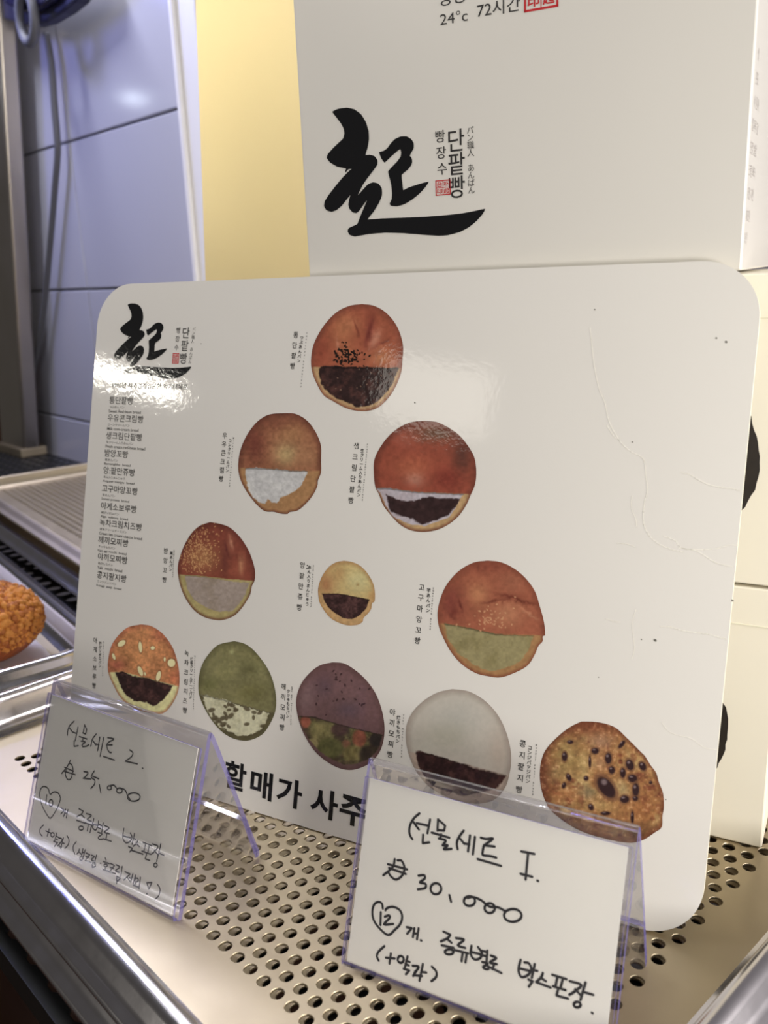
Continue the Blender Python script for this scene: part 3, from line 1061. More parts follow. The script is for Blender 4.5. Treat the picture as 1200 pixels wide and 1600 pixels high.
# 4 chestnut bread
s4 = dots(41, 420, 470, 430, 110, 150, 7, (176, 124, 66), .75, 640)


def f4(x, y, c, w):
    if w == 'top':
        k = (x < 720) & (y < 660)
        c2 = s4(x, y, c.copy())
        c[k] = c2[k]
        return c
    return None


picture('chestnut bread speckled with seeds, left of the third row', 240, 800, 6.667, (160, 156, 156),
        [(590, 105), (700, 125), (800, 165), (900, 260), (980, 380), (1030, 500), (1058, 620), (1052, 715), (1025, 770), (1010, 850), (980, 910), (920, 1000), (840, 1080), (720, 1125), (620, 1120), (520, 1090), (420, 1020), (340, 910), (290, 800), (262, 690), (252, 580), (275, 470), (320, 350), (390, 230), (480, 145)],
        bun((112, 48, 32), (82, 36, 28), [(520, 480, 170, 150, (138, 86, 44), .9), (840, 600, 110, 90, (134, 62, 38), .8), (920, 540, 40, 120, (150, 92, 58), .6), (800, 320, 40, 110, (140, 82, 56), .5), (740, 520, 40, 160, (92, 40, 32), .7), (808, 320, 16, 80, (168, 104, 74), .8, -16), (908, 560, 18, 90, (160, 100, 62), .8, -10), (760, 380, 14, 80, (84, 34, 30), .8, -10)], (142, 124, 70),
            [(330, 665), (450, 672), (600, 690), (900, 735), (1000, 735), (960, 850), (900, 950), (820, 1030), (680, 1040), (560, 1000), (430, 920), (350, 800)], (134, 116, 106), (116, 98, 80), 120,
            f4, 4, 8, cut=[(0, 640), (450, 660), (760, 695), (1200, 728)]))
# 5 manju
picture('small pale red bean manju in the middle of the third row', 450, 860, 8.0, (180, 177, 171),
        [(700, 130), (800, 145), (900, 190), (990, 280), (1060, 400), (1085, 500), (1085, 630), (1052, 660), (1040, 730), (1000, 790), (945, 845), (935, 890), (890, 922), (830, 935), (740, 935), (640, 905), (540, 850), (460, 760), (400, 660), (380, 560), (382, 450), (430, 320), (510, 210), (600, 150)],
        bun((182, 152, 84), (160, 112, 56), [(480, 420, 110, 160, (156, 100, 52), .9), (640, 300, 90, 120, (174, 128, 66), .7), (880, 380, 180, 160, (186, 174, 112), .8), (868, 430, 24, 24, (150, 116, 60), .8), (1040, 580, 50, 80, (178, 128, 62), .7)], (176, 134, 74),
            [(430, 545), (600, 540), (750, 560), (1020, 615), (980, 720), (900, 810), (800, 860), (700, 850), (600, 790), (500, 710), (450, 620)], (52, 32, 30), (78, 48, 44), 70,
            None, 5, 6, NA if False else .08, cut=[(0, 535), (640, 540), (1090, 625)]))
# 6 sweet potato bread
s6 = dots(61, 56, 680, 570, 85, 65, 8, (206, 142, 86), .8, 660)
picture('sweet potato bread with green filling, right of the third row', 640, 860, 5.217, (201, 199, 186),
        [(640, 83), (740, 95), (840, 140), (940, 220), (1020, 330), (1060, 450), (1095, 580), (1105, 690), (1085, 700), (1085, 740), (1050, 780), (1020, 850), (960, 940), (850, 1000), (740, 1035), (640, 1025), (540, 1000), (430, 930), (340, 830), (270, 700), (235, 600), (230, 490), (260, 370), (310, 270), (400, 170), (520, 100)],
        bun((162, 84, 48), (132, 64, 38), [(560, 360, 100, 100, (188, 116, 62), .9), (800, 520, 150, 120, (182, 112, 66), .9), (850, 250, 130, 110, (170, 96, 58), .7), (330, 420, 110, 160, (136, 60, 42), .9), (620, 120, 230, 60, (138, 62, 38), .7), (830, 380, 150, 30, (140, 66, 38), .7), (360, 510, 40, 40, (112, 44, 30), .7), (980, 430, 90, 22, (136, 64, 36), .7), (870, 395, 170, 13, (112, 48, 28), .9, 16), (690, 410, 110, 10, (118, 52, 30), .8, -8), (410, 450, 10, 60, (104, 40, 28), .8, -14), (980, 520, 100, 12, (196, 124, 78), .7, 32)], (168, 118, 58),
            [(290, 595), (400, 620), (600, 660), (780, 692), (1010, 702), (970, 820), (900, 910), (780, 960), (650, 990), (520, 930), (400, 840), (310, 720)], (152, 138, 82), (128, 114, 58), 110,
            lambda x, y, c, w: s6(x, y, c) if w == 'top' else None, 6, 10, cut=[(0, 560), (400, 612), (700, 680), (1200, 695)]))
# 7 fried crumb bread
ALM = [(425, 320, 52, 32, -35), (632, 360, 66, 21, 85), (768, 370, 26, 22, 0), (975, 535, 46, 48, 0), (900, 495, 27, 12, 90), (632, 625, 62, 26, 68), (832, 680, 62, 27, -75), (338, 465, 40, 17, 70), (683, 655, 22, 10, 80)]


def f7(x, y, c, w):
    if w == 'top':
        for a in ALM:
            q = ell(x, y, *a)
            c = mixc(c, (96, 58, 34), np.clip((1.3 - q) * 3, 0, .5))
            c = mixc(c, (196, 172, 122), np.clip((1 - q) * 6, 0, 1))
        return c
    return None


picture('crumb topped bread with almond flakes, leftmost of the bottom row', 130, 960, 7.06, (154, 147, 148),
        [(640, 110), (740, 125), (840, 180), (920, 260), (990, 370), (1035, 500), (1060, 640), (1060, 780), (1030, 900), (960, 1020), (880, 1090), (760, 1090), (600, 1050), (480, 980), (400, 900), (340, 790), (290, 680), (272, 580), (285, 450), (320, 330), (400, 220), (500, 140)],
        bun((160, 94, 46), (132, 64, 40), [(620, 420, 260, 200, (172, 106, 50), .8), (380, 560, 90, 70, (138, 62, 44), .8), (840, 240, 90, 60, (146, 72, 44), .7), (700, 160, 100, 50, (170, 108, 54), .6), (1000, 700, 60, 90, (158, 76, 42), .7)], (182, 168, 112),
            [(360, 645), (440, 632), (540, 680), (700, 705), (850, 750), (990, 790), (950, 860), (880, 950), (820, 990), (770, 1015), (700, 970), (560, 950), (470, 890), (400, 760)], (44, 26, 26), (66, 38, 36), 50,
            f7, 7, 10, .22, cut=[(0, 640), (440, 635), (700, 700), (1060, 795)]))
# 8 green tea cream cheese bread
s8 = dots(84, 44, 620, 930, 230, 110, 27, (66, 54, 34), .85)
picture('green tea bread with spotted cream cheese filling', 280, 990, 7.06, (156, 149, 148),
        [(610, 83), (720, 110), (820, 180), (920, 300), (1000, 430), (1050, 580), (1070, 720), (1060, 860), (1000, 1000), (920, 1110), (800, 1170), (700, 1180), (580, 1150), (470, 1080), (370, 970), (290, 840), (235, 720), (213, 620), (220, 470), (260, 330), (340, 210), (440, 120)],
        bun((100, 91, 52), (74, 67, 38), [(520, 420, 120, 100, (112, 104, 56), .7), (880, 360, 130, 130, (110, 102, 56), .6), (760, 400, 90, 60, (80, 74, 36), .7), (340, 560, 110, 90, (80, 78, 34), .6), (585, 205, 24, 24, (140, 134, 82), .8), (800, 650, 160, 110, (86, 78, 34), .7)], (70, 60, 36),
            [(250, 675), (350, 695), (480, 725), (620, 775), (760, 820), (900, 850), (1000, 880), (960, 980), (890, 1060), (800, 1110), (680, 1130), (560, 1090), (440, 1020), (350, 920), (280, 790)], (164, 154, 124), (136, 126, 94), 60,
            lambda x, y, c, w: s8(x, y, c) if w == 'fill' else None, 8, 22, .12, cut=[(0, 640), (250, 670), (600, 760), (900, 845), (1080, 880)]))
# 9 purple mochi bread
s9 = dots(91, 46, 680, 400, 210, 190, 11, (52, 32, 32), .85, 640)


def f9(x, y, c, w):
    if w == 'fill':
        for (a, b_, rx, ry, k) in ((300, 680, 44, 54, (138, 62, 40)), (830, 845, 60, 80, (134, 64, 38)), (700, 900, 40, 36, (120, 70, 44)), (460, 770, 110, 90, (118, 104, 52)), (540, 940, 120, 90, (84, 80, 34)), (770, 990, 90, 70, (112, 96, 42)), (370, 900, 50, 50, (134, 116, 62)), (920, 1000, 80, 80, (48, 36, 28)), (1000, 860, 60, 60, (40, 32, 30)), (630, 760, 70, 50, (74, 46, 44))):
            q = ell(x, y, a, b_, rx, ry)
            c = mixc(c, k, np.clip((1.35 - q) * 2, 0, .85))
        return c * (1 + .5 * (fbm(x, y, 40, 3) - .5))[:, None]
    return s9(x, y, c)


picture('purple mochi bread with black flecks and bean filling', 430, 1020, 6.316, (168, 162, 156),
        [(570, 93), (680, 105), (790, 170), (890, 260), (980, 380), (1040, 520), (1075, 680), (1075, 830), (1040, 960), (970, 1060), (880, 1120), (760, 1155), (640, 1140), (520, 1080), (400, 980), (310, 850), (250, 720), (215, 580), (210, 450), (250, 320), (330, 210), (440, 125)],
        bun((96, 64, 62), (84, 54, 50), [(300, 430, 110, 170, (116, 84, 82), .8), (480, 340, 100, 110, (80, 56, 62), .6), (720, 560, 130, 80, (78, 58, 66), .7), (960, 640, 90, 100, (108, 72, 70), .6)], (92, 62, 58),
            [(232, 622), (400, 637), (600, 700), (850, 765), (1060, 812), (1030, 930), (940, 1040), (820, 1090), (680, 1105), (560, 1050), (430, 965), (320, 835), (262, 720)], (66, 50, 34), (92, 82, 40), 70,
            f9, 9, 8, .10, cut=[(0, 612), (400, 632), (600, 695), (1080, 815)]))
# 10 white mochi
picture('round white mochi bread with red bean filling, partly behind a price holder', 590, 1060, 5.217, (205, 200, 188),
        [(610, 87), (740, 105), (860, 170), (960, 270), (1030, 390), (1075, 530), (1090, 660), (1075, 780), (1040, 890), (950, 990), (800, 1020), (600, 980), (430, 890), (330, 780), (290, 710), (250, 600), (230, 480), (240, 370), (290, 270), (380, 180), (490, 115)],
        bun((198, 184, 160), (158, 138, 118), [(640, 340, 240, 200, (184, 176, 156), .8), (560, 470, 200, 120, (178, 168, 138), .6), (990, 600, 90, 220, (192, 168, 142), .7), (380, 560, 130, 70, (196, 186, 160), .6)], (186, 158, 132),
            [(308, 590), (345, 592), (420, 615), (600, 670), (800, 735), (1045, 795), (1000, 860), (960, 900), (700, 960), (450, 880), (345, 745), (325, 660)], (54, 30, 28), (80, 46, 40), 60,
            None, 10, 9, .03, cut=[(0, 585), (420, 612), (600, 665), (1100, 800)]))
# 11 bean studded bread
BEANS = [(695, 345, 24, 40, 0), (850, 392, 28, 42, -20), (720, 430, 22, 28, 0), (800, 450, 20, 36, 0), (870, 490, 34, 28, 10), (680, 555, 50, 92, -38), (812, 640, 34, 28, 0), (893, 572, 24, 50, 0), (890, 635, 20, 18, 0), (570, 697, 18, 24, -30), (675, 742, 34, 14, 0), (600, 292, 26, 22, 0), (410, 482, 16, 28, -25), (942, 402, 24, 34, -30), (1000, 520, 12, 12, 0), (380, 332, 20, 34, 0), (420, 228, 22, 14, 0), (562, 370, 9, 44, 0), (792, 245, 14, 34, 40), (535, 490, 16, 16, 0), (868, 770, 12, 44, 0), (375, 540, 14, 22, 20)]


def p11(x, y, e):
    n1, n2 = fbm(x, y, 130, 31), fbm(x, y, 46, 33, 3)
    c = np.tile(A([176, 112, 44.]), (len(x), 1))
    c = mixc(c, (204, 158, 78), (n1 - .5) * 3)
    c = mixc(c, (140, 70, 32), (.45 - n2) * 4)
    for (cx, cy, rx, ry, k, s) in ((400, 330, 140, 150, (176, 140, 62), .8), (560, 110, 260, 70, (146, 74, 36), .9), (640, 220, 100, 60, (192, 136, 90), .8), (800, 570, 60, 60, (204, 172, 98), .8), (640, 690, 120, 50, (206, 160, 76), .7), (540, 600, 70, 50, (146, 132, 88), .8), (380, 620, 130, 50, (196, 112, 44), .7), (940, 740, 110, 110, (178, 104, 36), .7), (640, 380, 50, 60, (200, 140, 84), .7), (240, 480, 60, 160, (142, 66, 30), .8), (930, 880, 120, 60, (112, 72, 36), .8), (300, 470, 60, 60, (170, 130, 70), .6)):
        q = ell(x + 50 * (n2 - .5), y + 50 * (n1 - .5), cx, cy, rx, ry)
        c = mixc(c, k, s * np.exp(-q * q))
    c = mixc(c, (120, 58, 30), np.clip((e - .9) / .1, 0, 1) * .8)
    sp = fbm(x, y, 20, 35, 3)
    c = mixc(c, (214, 170, 110), np.clip((sp - .66) * 3, 0, .35))
    c *= (1 + .45 * (sp - .5))[:, None]
    for a in BEANS:
        q = ell(x, y, *a)
        c = mixc(c, (122, 74, 42), np.clip((1.45 - q) * 2.5, 0, .7))
        c = mixc(c, (52, 30, 32), np.clip((1.05 - q) * 4, 0, .95))
        h = ell(x, y, a[0] - a[2] * .3, a[1] - a[3] * .42, a[2] * .55, a[3] * .34, a[4])
        c = mixc(c, (168, 140, 130), np.clip((1 - h) * 1.2, 0, .7))
    return c


picture('golden bread studded with black beans at the lower right', 800, 1110, 4.615, (222, 216, 200),
        [(500, 80), (620, 85), (740, 120), (830, 200), (930, 300), (960, 330), (1000, 395), (1040, 450), (1060, 520), (1090, 600), (1095, 700), (1085, 760), (1080, 840), (1030, 880), (930, 940), (800, 950), (500, 870), (300, 740), (235, 640), (205, 520), (205, 400), (240, 290), (330, 190), (420, 120)], p11, 96, 400)

# ------------------------------------------------------------------ acrylic price card holders
HW, HH, HD = 96.2, 73.4, 46.0
PROF = [(0.0, 0.0), (25.2, 68.8), (46.0, 1.0), (45.4, 0.0), (44.0, 0.2), (37.6, 22.0)]


def offset_path(P, t):
    """second outline t mm to the inner side of an open path in the (n, z) plane"""
    P = [A(p, float) for p in P]
    out = []
    for i, p in enumerate(P):
        d = []
        if i:
            d.append(nrm(P[i] - P[i - 1]))
        if i < len(P) - 1:
            d.append(nrm(P[i + 1] - P[i]))
        ns = [A([q[1], -q[0]]) for q in d]
        n = nrm(sum(ns))
        c = max(.45, n @ ns[0])
        out.append(p + n * t / c)
    return out


def sheet(o, u, n, path, t, w0, w1):
    """bent acrylic sheet: clear faces (slot 0), violet-tinged cut edges (slot 1)"""
    a = [A(p, float) for p in path]
    b_ = offset_path(path, t)
    N = len(a)
    mb = MB()
    vs = []
    for s in (w0, w1):
        for q in a + b_:
            vs.append(o + u * s + n * q[0] + Z3 * q[1])
    L = 2 * N
    mb.v = [tuple(v) for v in vs]

    def f(t_, mi):
        mb.f.append(t_)
        mb.mi.append(mi)
    for i in range(N - 1):
        f((i, i + 1, L + i + 1, L + i), 0)
        f((N + i, L + N + i, L + N + i + 1, N + i + 1), 0)
        f((i, N + i, N + i + 1, i + 1), 1)
        f((L + i, L + i + 1, L + N + i + 1, L + N + i), 1)
    f((0, L, L + N, N), 1)
    f((N - 1, 2 * N - 1, L + 2 * N - 1, L + N - 1), 1)
    return mb


def holder(label, ox, oy, yw):
    u = A([math.cos(yw), math.sin(yw), 0])
    n = A([-math.sin(yw), math.cos(yw), 0])
    o = A([ox, oy, 0.3])
    t = thing('card_holder', label, 'sign holder', o + u * 48 + n * 20, 'clear acrylic price card holders')
    # rounded fold at the top
    fd = nrm(A([25.2, 68.8]))
    top = [(23.6, 64.6), (24.3, 66.5), (25.3, 67.9), (26.6, 67.6), (27.6, 66.0), (28.4, 63.6)]
    path = [(0.0, 0.0)] + top + [(46.4, 3.0), (46.6, 1.0), (45.6, 0.1), (44.2, 0.3), (43.6, 2.0), (38.4, 21.5)]
    mb = sheet(o, u, n, path, 2.0, 0, HW)
    mb.build('bent_stand', [M_CLEAR, M_EDGE], t, smooth=False)
    # front pocket sheet, joined along the bottom
    fn = A([fd[1], -fd[0]])                       # inward normal of the front pane in (n, z)
    out_ = lambda q, k: (q[0] - fn[0] * k, q[1] - fn[1] * k)
    pk = [out_((fd[0] * 66.5, fd[1] * 66.5), 2.2), out_((fd[0] * 40, fd[1] * 40), 2.4), out_((fd[0] * 2, fd[1] * 2), 2.4), out_((0, 0), 1.6), (0.0, 0.2)]
    mb = sheet(o, u, n, pk, -0.9, 0.6, HW - .6)
    mb.build('front_sheet', [M_FRONT, M_EDGE], t)
    # bright polished bead along the top fold and the clear bottom seam
    mb = MB()
    mb.tube([o + u * (.4 + (HW - .8) * k) + n * 25.9 + Z3 * 67.0 for k in (0, 1)], 1.1, 12)
    mb.build('top_fold', [M_CLEAR], t, smooth=True)
    v3 = n * fd[0] + Z3 * fd[1]
    fr = Frame(o - n * fn[0] * 1.0 - Z3 * fn[1] * 1.0, u, v3)
    return t, fr


h1, F1 = holder('clear tent price card holder in the right foreground, showing 30,000', 53.4, 24.8, math.radians(18.0))
h2, F2 = holder('clear tent price card holder at the left edge of the tray, showing 25,000', -101.8, -26.6, math.radians(12.5))


def card(fr, label, u0, u1, v0, v1, strokes, ox, oy, sc, r):
    t = thing('price_card', label, 'card', fr.P((u0 + u1) / 2, v0), None)
    b = MB()
    b.box(fr, u0, u1, v0, v1, -0.15, 0.15)
    b.build('paper', M_CARD, t)
    b = MB()
    k = 0
    for st in strokes:
        curve = st[0] == 'c'
        pts = st[1]
        uv = [fr.px(ox + x / sc, oy + y / sc) for x, y in pts]
        uv = smooth(uv, 4) if curve else [A(p) for p in uv]
        ribbon(b, fr, uv, r, 0.26 + 0.002 * (k % 5))
        k += 1
    b.build('handwriting', M_PEN, t)
    return t


def ci(cx, cy, rx, ry, n=14):
    return [(cx + rx * math.cos(2 * math.pi * k / n - 1.8), cy + ry * math.sin(2 * math.pi * k / n - 1.8)) for k in range(n + 1)]


c = lambda *p: ('c', list(p))
l = lambda *p: ('l', list(p))
o_ = lambda *a: ('c', ci(*a))
S1 = [c((288, 122), (262, 145), (245, 175), (240, 205), (245, 228), (255, 243)), c((258, 160), (272, 180), (285, 197)), l((275, 168), (330, 180)), l((338, 150), (325, 215)), l((305, 222), (303, 262), (334, 258)),
      l((375, 150), (372, 203)), l((375, 150), (408, 180), (403, 203), (372, 200)), l((345, 212), (428, 236)), l((390, 220), (385, 240)), c((378, 240), (410, 248), (402, 264), (396, 272)), c((396, 272), (420, 272), (402, 290), (438, 288)),
      c((495, 203), (472, 235), (463, 262), (467, 290)), l((478, 240), (498, 265)), l((525, 225), (515, 300)), l((495, 262), (522, 268)), l((548, 232), (538, 314)),
      c((575, 236), (600, 242), (632, 240), (605, 262), (590, 272)), c((590, 272), (620, 275), (640, 278)), c((590, 272), (584, 300), (586, 318), (620, 322), (648, 330)), l((560, 336), (670, 368)),
      l((765, 300), (826, 312)), l((797, 308), (785, 432)), l((762, 405), (816, 419)), l((840, 437), (844, 439)),
      c((172, 336), (165, 370), (140, 395), (118, 412)), c((140, 395), (155, 418), (178, 432), (205, 415), (218, 380), (205, 345), (185, 342)), l((140, 360), (230, 384)), l((145, 378), (224, 406)),
      c((283, 414), (310, 412), (312, 428), (290, 446), (316, 452), (314, 472), (280, 478)), o_(365, 475, 25, 26), l((428, 505), (436, 536)),
      o_(522, 533, 26, 23), c((512, 518), (540, 514), (575, 528), (600, 548)), o_(617, 566, 24, 23), c((600, 548), (620, 560), (655, 562), (690, 580)), o_(725, 600, 41, 30),
      c((116, 568), (112, 545), (95, 537), (75, 550), (67, 585), (75, 625), (105, 665), (142, 692), (172, 668), (198, 640), (207, 605), (195, 575), (165, 560), (138, 565), (128, 576)), l((107, 585), (105, 645)), c((125, 606), (145, 600), (148, 612), (122, 642), (165, 640)),
      l((228, 655), (252, 660), (230, 686)), l((264, 660), (257, 702)), l((262, 684), (278, 686)), l((284, 660), (276, 712)), l((294, 717), (297, 718)),
      l((400, 676), (432, 690)), c((388, 722), (418, 708), (432, 692)), l((415, 708), (438, 728)), l((392, 740), (448, 752)), o_(427, 771, 20, 12),
      c((458, 706), (496, 714), (468, 740), (502, 752)), l((452, 762), (516, 778)), l((490, 776), (485, 815)), l((510, 776), (503, 820)),
      c((532, 742), (528, 780), (545, 806), (572, 800), (580, 775), (562, 748)), l((534, 772), (574, 782)), l((574, 764), (598, 770)), l((572, 784), (596, 790)), l((606, 765), (602, 816)), c((582, 818), (608, 826), (586, 842), (600, 852), (612, 850)),
      c((622, 788), (648, 800), (618, 820), (650, 828)), l((638, 828), (630, 852)), l((608, 838), (672, 870)),
      c((762, 808), (752, 855), (765, 888), (795, 880), (812, 852), (800, 824), (780, 820)), l((756, 848), (804, 860)), l((828, 828), (814, 892)), l((820, 856), (840, 860)), l((798, 900), (818, 908), (800, 934)),
      c((866, 870), (858, 890), (840, 908)), l((856, 892), (880, 908)), l((834, 912), (902, 938)), l((910, 878), (976, 898)), l((934, 890), (926, 928)), l((960, 896), (950, 934)), l((914, 932), (972, 950)), l((938, 944), (930, 975), (984, 990)),
      c((992, 908), (1046, 926), (1010, 960), (990, 972)), l((1018, 946), (1045, 976)), l((1066, 914), (1042, 996)), l((1054, 958), (1102, 972)), o_(1027, 1018, 16, 13), l((1096, 1056), (1099, 1058)),
      c((124, 744), (98, 768), (88, 790), (97, 812)), l((130, 798), (172, 802)), l((154, 778), (147, 826)), o_(200, 806, 14, 16), l((232, 792), (218, 850)), l((226, 812), (242, 818)), l((222, 828), (238, 834)), l((214, 850), (240, 858), (224, 876)),
      c((256, 836), (284, 840), (272, 862), (258, 884)), l((268, 862), (262, 880), (300, 884)), l((304, 828), (288, 906)), l((296, 864), (320, 868)), c((346, 840), (366, 862), (366, 888), (344, 908))]
S2 = [c((350, 122), (318, 155), (305, 188), (303, 222)), l((318, 172), (340, 202)), l((338, 200), (368, 210)), l((378, 165), (358, 262)), l((350, 262), (350, 302), (380, 298)),
      l((425, 150), (415, 206)), l((425, 148), (440, 182), (432, 214), (412, 206)), l((388, 232), (442, 250)), l((415, 240), (412, 262)), c((400, 264), (430, 272), (408, 290), (412, 305)), c((412, 305), (440, 300), (455, 290)),
      c((508, 214), (480, 252), (470, 300)), l((484, 262), (506, 292)), l((534, 236), (518, 332)), l((498, 284), (528, 292)), l((562, 238), (535, 374)),
      c((590, 240), (634, 250), (598, 272), (582, 292)), l((582, 292), (622, 292)), c((582, 292), (590, 325), (604, 345), (616, 346)), l((560, 374), (638, 400)),
      c((747, 328), (770, 348), (758, 378), (715, 408)), l((715, 408), (802, 428)), l((838, 457), (842, 459)),
      c((325, 400), (300, 448), (262, 495)), c((296, 455), (288, 500), (302, 536), (325, 535), (340, 490), (340, 450), (322, 424), (305, 436)), l((282, 452), (346, 480)), l((272, 478), (358, 504)),
      c((420, 482), (450, 490), (430, 520), (415, 530)), l((415, 530), (468, 536)), c((494, 478), (472, 520), (498, 544), (494, 575), (470, 602)), l((484, 516), (527, 534)), l((530, 575), (541, 636)),
      o_(602, 598, 15, 14), c((605, 584), (635, 580), (660, 610)), o_(674, 618, 20, 18), c((680, 600), (715, 615), (732, 655), (750, 680)), o_(776, 664, 45, 30),
      c((175, 640), (165, 605), (135, 588), (110, 610), (105, 660), (120, 720), (150, 780), (180, 815), (215, 770), (240, 720), (252, 670), (235, 635), (205, 628), (182, 645)), l((155, 648), (148, 718)), o_(185, 706, 14, 24),
      l((256, 742), (280, 758), (256, 784)), l((290, 752), (276, 802)), l((284, 778), (298, 780)), l((306, 755), (294, 812)),
      l((385, 748), (416, 765)), c((370, 804), (402, 786), (416, 766)), l((402, 788), (424, 812)), l((368, 830), (430, 852)), o_(400, 886, 17, 14),
      c((438, 782), (474, 796), (444, 824), (474, 838)), l((428, 848), (488, 868)), l((452, 862), (444, 906)), l((474, 868), (464, 918)),
      c((492, 818), (480, 876), (505, 900), (522, 860), (524, 836)), l((484, 860), (522, 868)), l((522, 858), (546, 868)), l((518, 880), (542, 890)), l((558, 848), (546, 926)), c((520, 916), (550, 928), (524, 950), (530, 966), (552, 966)),
      c((568, 868), (600, 886), (566, 914), (602, 926)), l((584, 930), (578, 962)), l((556, 962), (616, 980)),
      c((706, 888), (698, 955), (720, 990), (750, 980), (764, 950), (752, 922)), l((700, 942), (758, 956)), l((782, 924), (764, 1002)), l((772, 958), (792, 968)), l((738, 1018), (766, 1030), (748, 1056)),
      c((806, 970), (796, 995), (772, 1016)), l((792, 992), (816, 1018)), l((758, 1044), (842, 1072)), l((842, 988), (906, 1012)), l((860, 1004), (850, 1046)), l((888, 1010), (878, 1056)), l((834, 1050), (896, 1072)), l((868, 1072), (858, 1106), (890, 1116)),
      c((910, 1000), (950, 1016), (926, 1052), (902, 1072)), l((924, 1046), (950, 1078)), l((970, 998), (940, 1124)), l((956, 1064), (992, 1080)), o_(932, 1150, 12, 14),
      c((132, 864), (108, 890), (106, 922), (122, 942)), l((148, 906), (188, 924)), l((172, 892), (158, 944)), o_(196, 934, 12, 15), l((226, 922), (210, 984)), l((220, 944), (236, 950)), l((214, 962), (232, 968)), l((204, 980), (232, 990), (210, 1016)),
      c((240, 955), (266, 966), (246, 1000), (232, 1014)), l((250, 990), (242, 1016), (262, 1020)), l((274, 956), (254, 1032)), l((264, 990), (280, 996)), c((300, 940), (314, 972), (306, 1008), (284, 1030)),
      c((366, 984), (345, 1012), (344, 1045), (356, 1072)), c((388, 1036), (382, 1056), (370, 1072)), l((384, 1054), (400, 1072)), l((414, 1034), (404, 1082)), l((408, 1058), (422, 1062)), l((430, 1040), (416, 1092)), o_(402, 1102, 12, 12),
      l((436, 1064), (462, 1076), (434, 1112)), l((434, 1088), (454, 1096)), l((428, 1118), (472, 1132)), c((474, 1080), (496, 1090), (472, 1110), (492, 1122)), l((510, 1080), (494, 1142)), l((480, 1132), (480, 1166), (502, 1160), (502, 1136), (480, 1132)), l((538, 1137), (541, 1138)),
      l((572, 1098), (578, 1114)), l((558, 1124), (602, 1140)), o_(576, 1152, 12, 10), l((574, 1164), (570, 1180)), l((556, 1180), (602, 1196)), l((610, 1138), (638, 1154), (610, 1188)), l((608, 1166), (632, 1176)), l((600, 1198), (646, 1212)),
      c((650, 1148), (676, 1164), (646, 1190), (672, 1202)), l((694, 1160), (684, 1228)), l((656, 1228), (654, 1282)), l((656, 1230), (680, 1246), (656, 1268)),
      l((714, 1198), (750, 1214), (706, 1256)), l((730, 1236), (746, 1262)), l((770, 1212), (754, 1272)), l((746, 1240), (762, 1246)), l((790, 1222), (772, 1282)), o_(797, 1256, 12, 13), l((790, 1274), (785, 1292)), l((774, 1294), (812, 1308)), l((824, 1238), (814, 1318)),
      l((870, 1276), (906, 1274), (884, 1322), (870, 1276)), l((869, 1354), (872, 1356)), c((946, 1288), (964, 1320), (956, 1365), (928, 1396))]
card(F1, 'white card handwritten with 30,000 inside the right price holder', 2.2, HW - 2.2, 1.5, 66.2, S1, 560, 1230, 3.0, 0.42)
card(F2, 'white card handwritten with 25,000 inside the left price holder', 2.4, HW - 3.0, 1.5, 66.0, S2, 40, 1100, 4.573, 0.31)

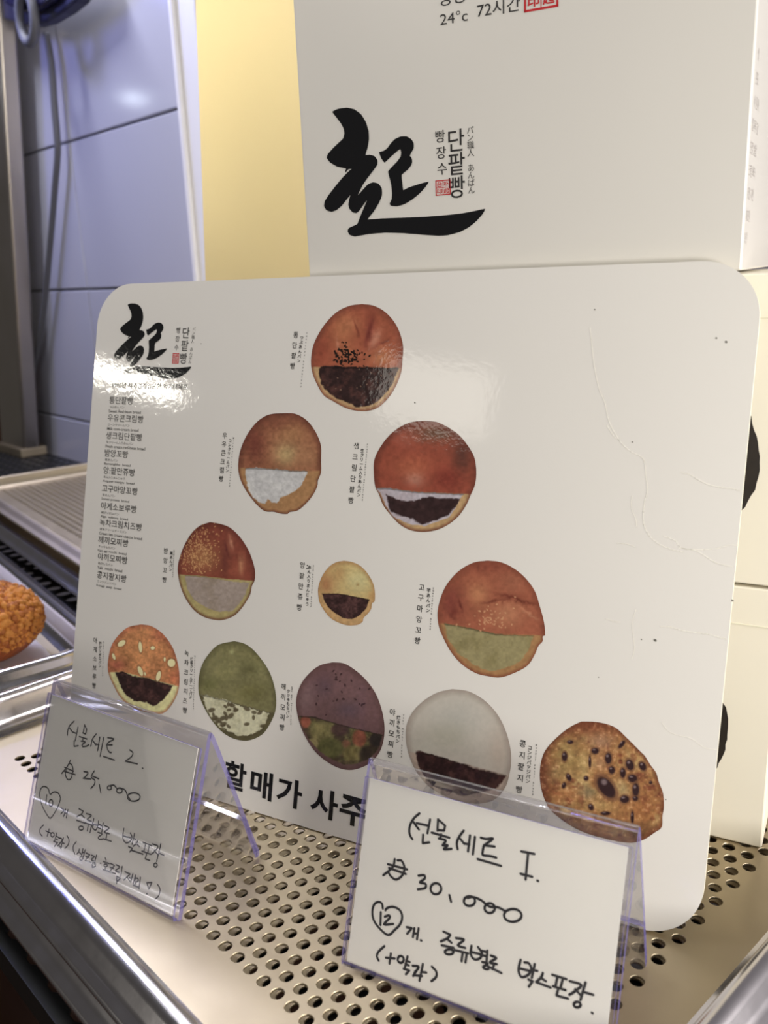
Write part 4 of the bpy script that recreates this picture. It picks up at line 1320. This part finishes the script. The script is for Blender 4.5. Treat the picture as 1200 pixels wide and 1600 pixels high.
# ------------------------------------------------------------------ crumb coated fried bun in the left tray
def crumbly(label, centre, rx, ry, rz, seed):
    t = thing('crumb_coated_bun', label, 'bread', (centre[0], centre[1], 2.0))
    rng = random.Random(seed)
    mb = MB()
    NU, NV = 96, 56
    vs, cz_ = [], []
    for j in range(NV + 1):
        ph = math.pi * j / NV
        for i in range(NU):
            th = 2 * math.pi * i / NU
            x, y, z = math.sin(ph) * math.cos(th), math.sin(ph) * math.sin(th), math.cos(ph)
            nn = fbm(A([th * 40 + 50]), A([ph * 40]), 12, seed)[0] if i else 0.5
            nn = 0.5 + 0.25 * (math.sin(9 * x + 3 * y) * math.cos(8 * z + 5 * y) + math.sin(17 * y - 6 * z) * .5)
            k = 1 + .07 * (nn - .5)
            vs.append((centre[0] + rx * x * k, centre[1] + ry * y * k, 2.0 + rz * (1 + max(z, -0.96)) * k))
    fs = []
    for j in range(NV):
        for i in range(NU):
            fs.append((j * NU + i, (j + 1) * NU + i, (j + 1) * NU + (i + 1) % NU, j * NU + (i + 1) % NU))
    mb.add(vs, fs)
    mb.build('bun_body', mat('fried_crust', (150, 78, 34), 0.6, noise=(160, 0.3), bump=(260, 1.0, 5)), t, smooth=True)
    cr = MB()
    ico = bpy.data.meshes.new('i')
    import bmesh
    bm = bmesh.new()
    bmesh.ops.create_icosphere(bm, subdivisions=1, radius=1)
    iv = [v.co.copy() for v in bm.verts]
    if_ = [tuple(v.index for v in f.verts) for f in bm.faces]
    bm.free()
    for k in range(2600):
        z = rng.uniform(-.35, 1)
        a = rng.uniform(0, 2 * math.pi)
        q = math.sqrt(1 - z * z)
        p = A([centre[0] + rx * q * math.cos(a), centre[1] + ry * q * math.sin(a), 2 + rz * (1 + z)])
        s = rng.choice((rng.uniform(.8, 1.8), rng.uniform(1.5, 3.2))) * (1.1 if z > 0.1 else .75)
        R_ = Matrix.Rotation(rng.uniform(0, 6), 3, Vector((rng.random(), rng.random(), rng.random() + .01)).normalized())
        vv = [p + s * A(R_ @ Vector((v.x * rng.uniform(.75, 1.2), v.y * rng.uniform(.75, 1.2), v.z * .85))) for v in iv]
        cr.add(vv, if_, rng.choice((0, 0, 1)))
    o = cr.build('crumb_coating', [mat('golden_crumb', (212, 140, 62), 0.7, noise=(160, 0.3), bump=(700, 0.8, 4)), mat('dark_crumb', (176, 104, 44), 0.7, noise=(160, 0.3), bump=(700, 0.8, 4))], t, smooth=True)
    o['kind'] = 'stuff'
    return t


crumbly('golden brown bun coated in coarse crumbs on the left tray', (-314, 33), 37, 38, 25, 3)

SC.render.film_transparent = False
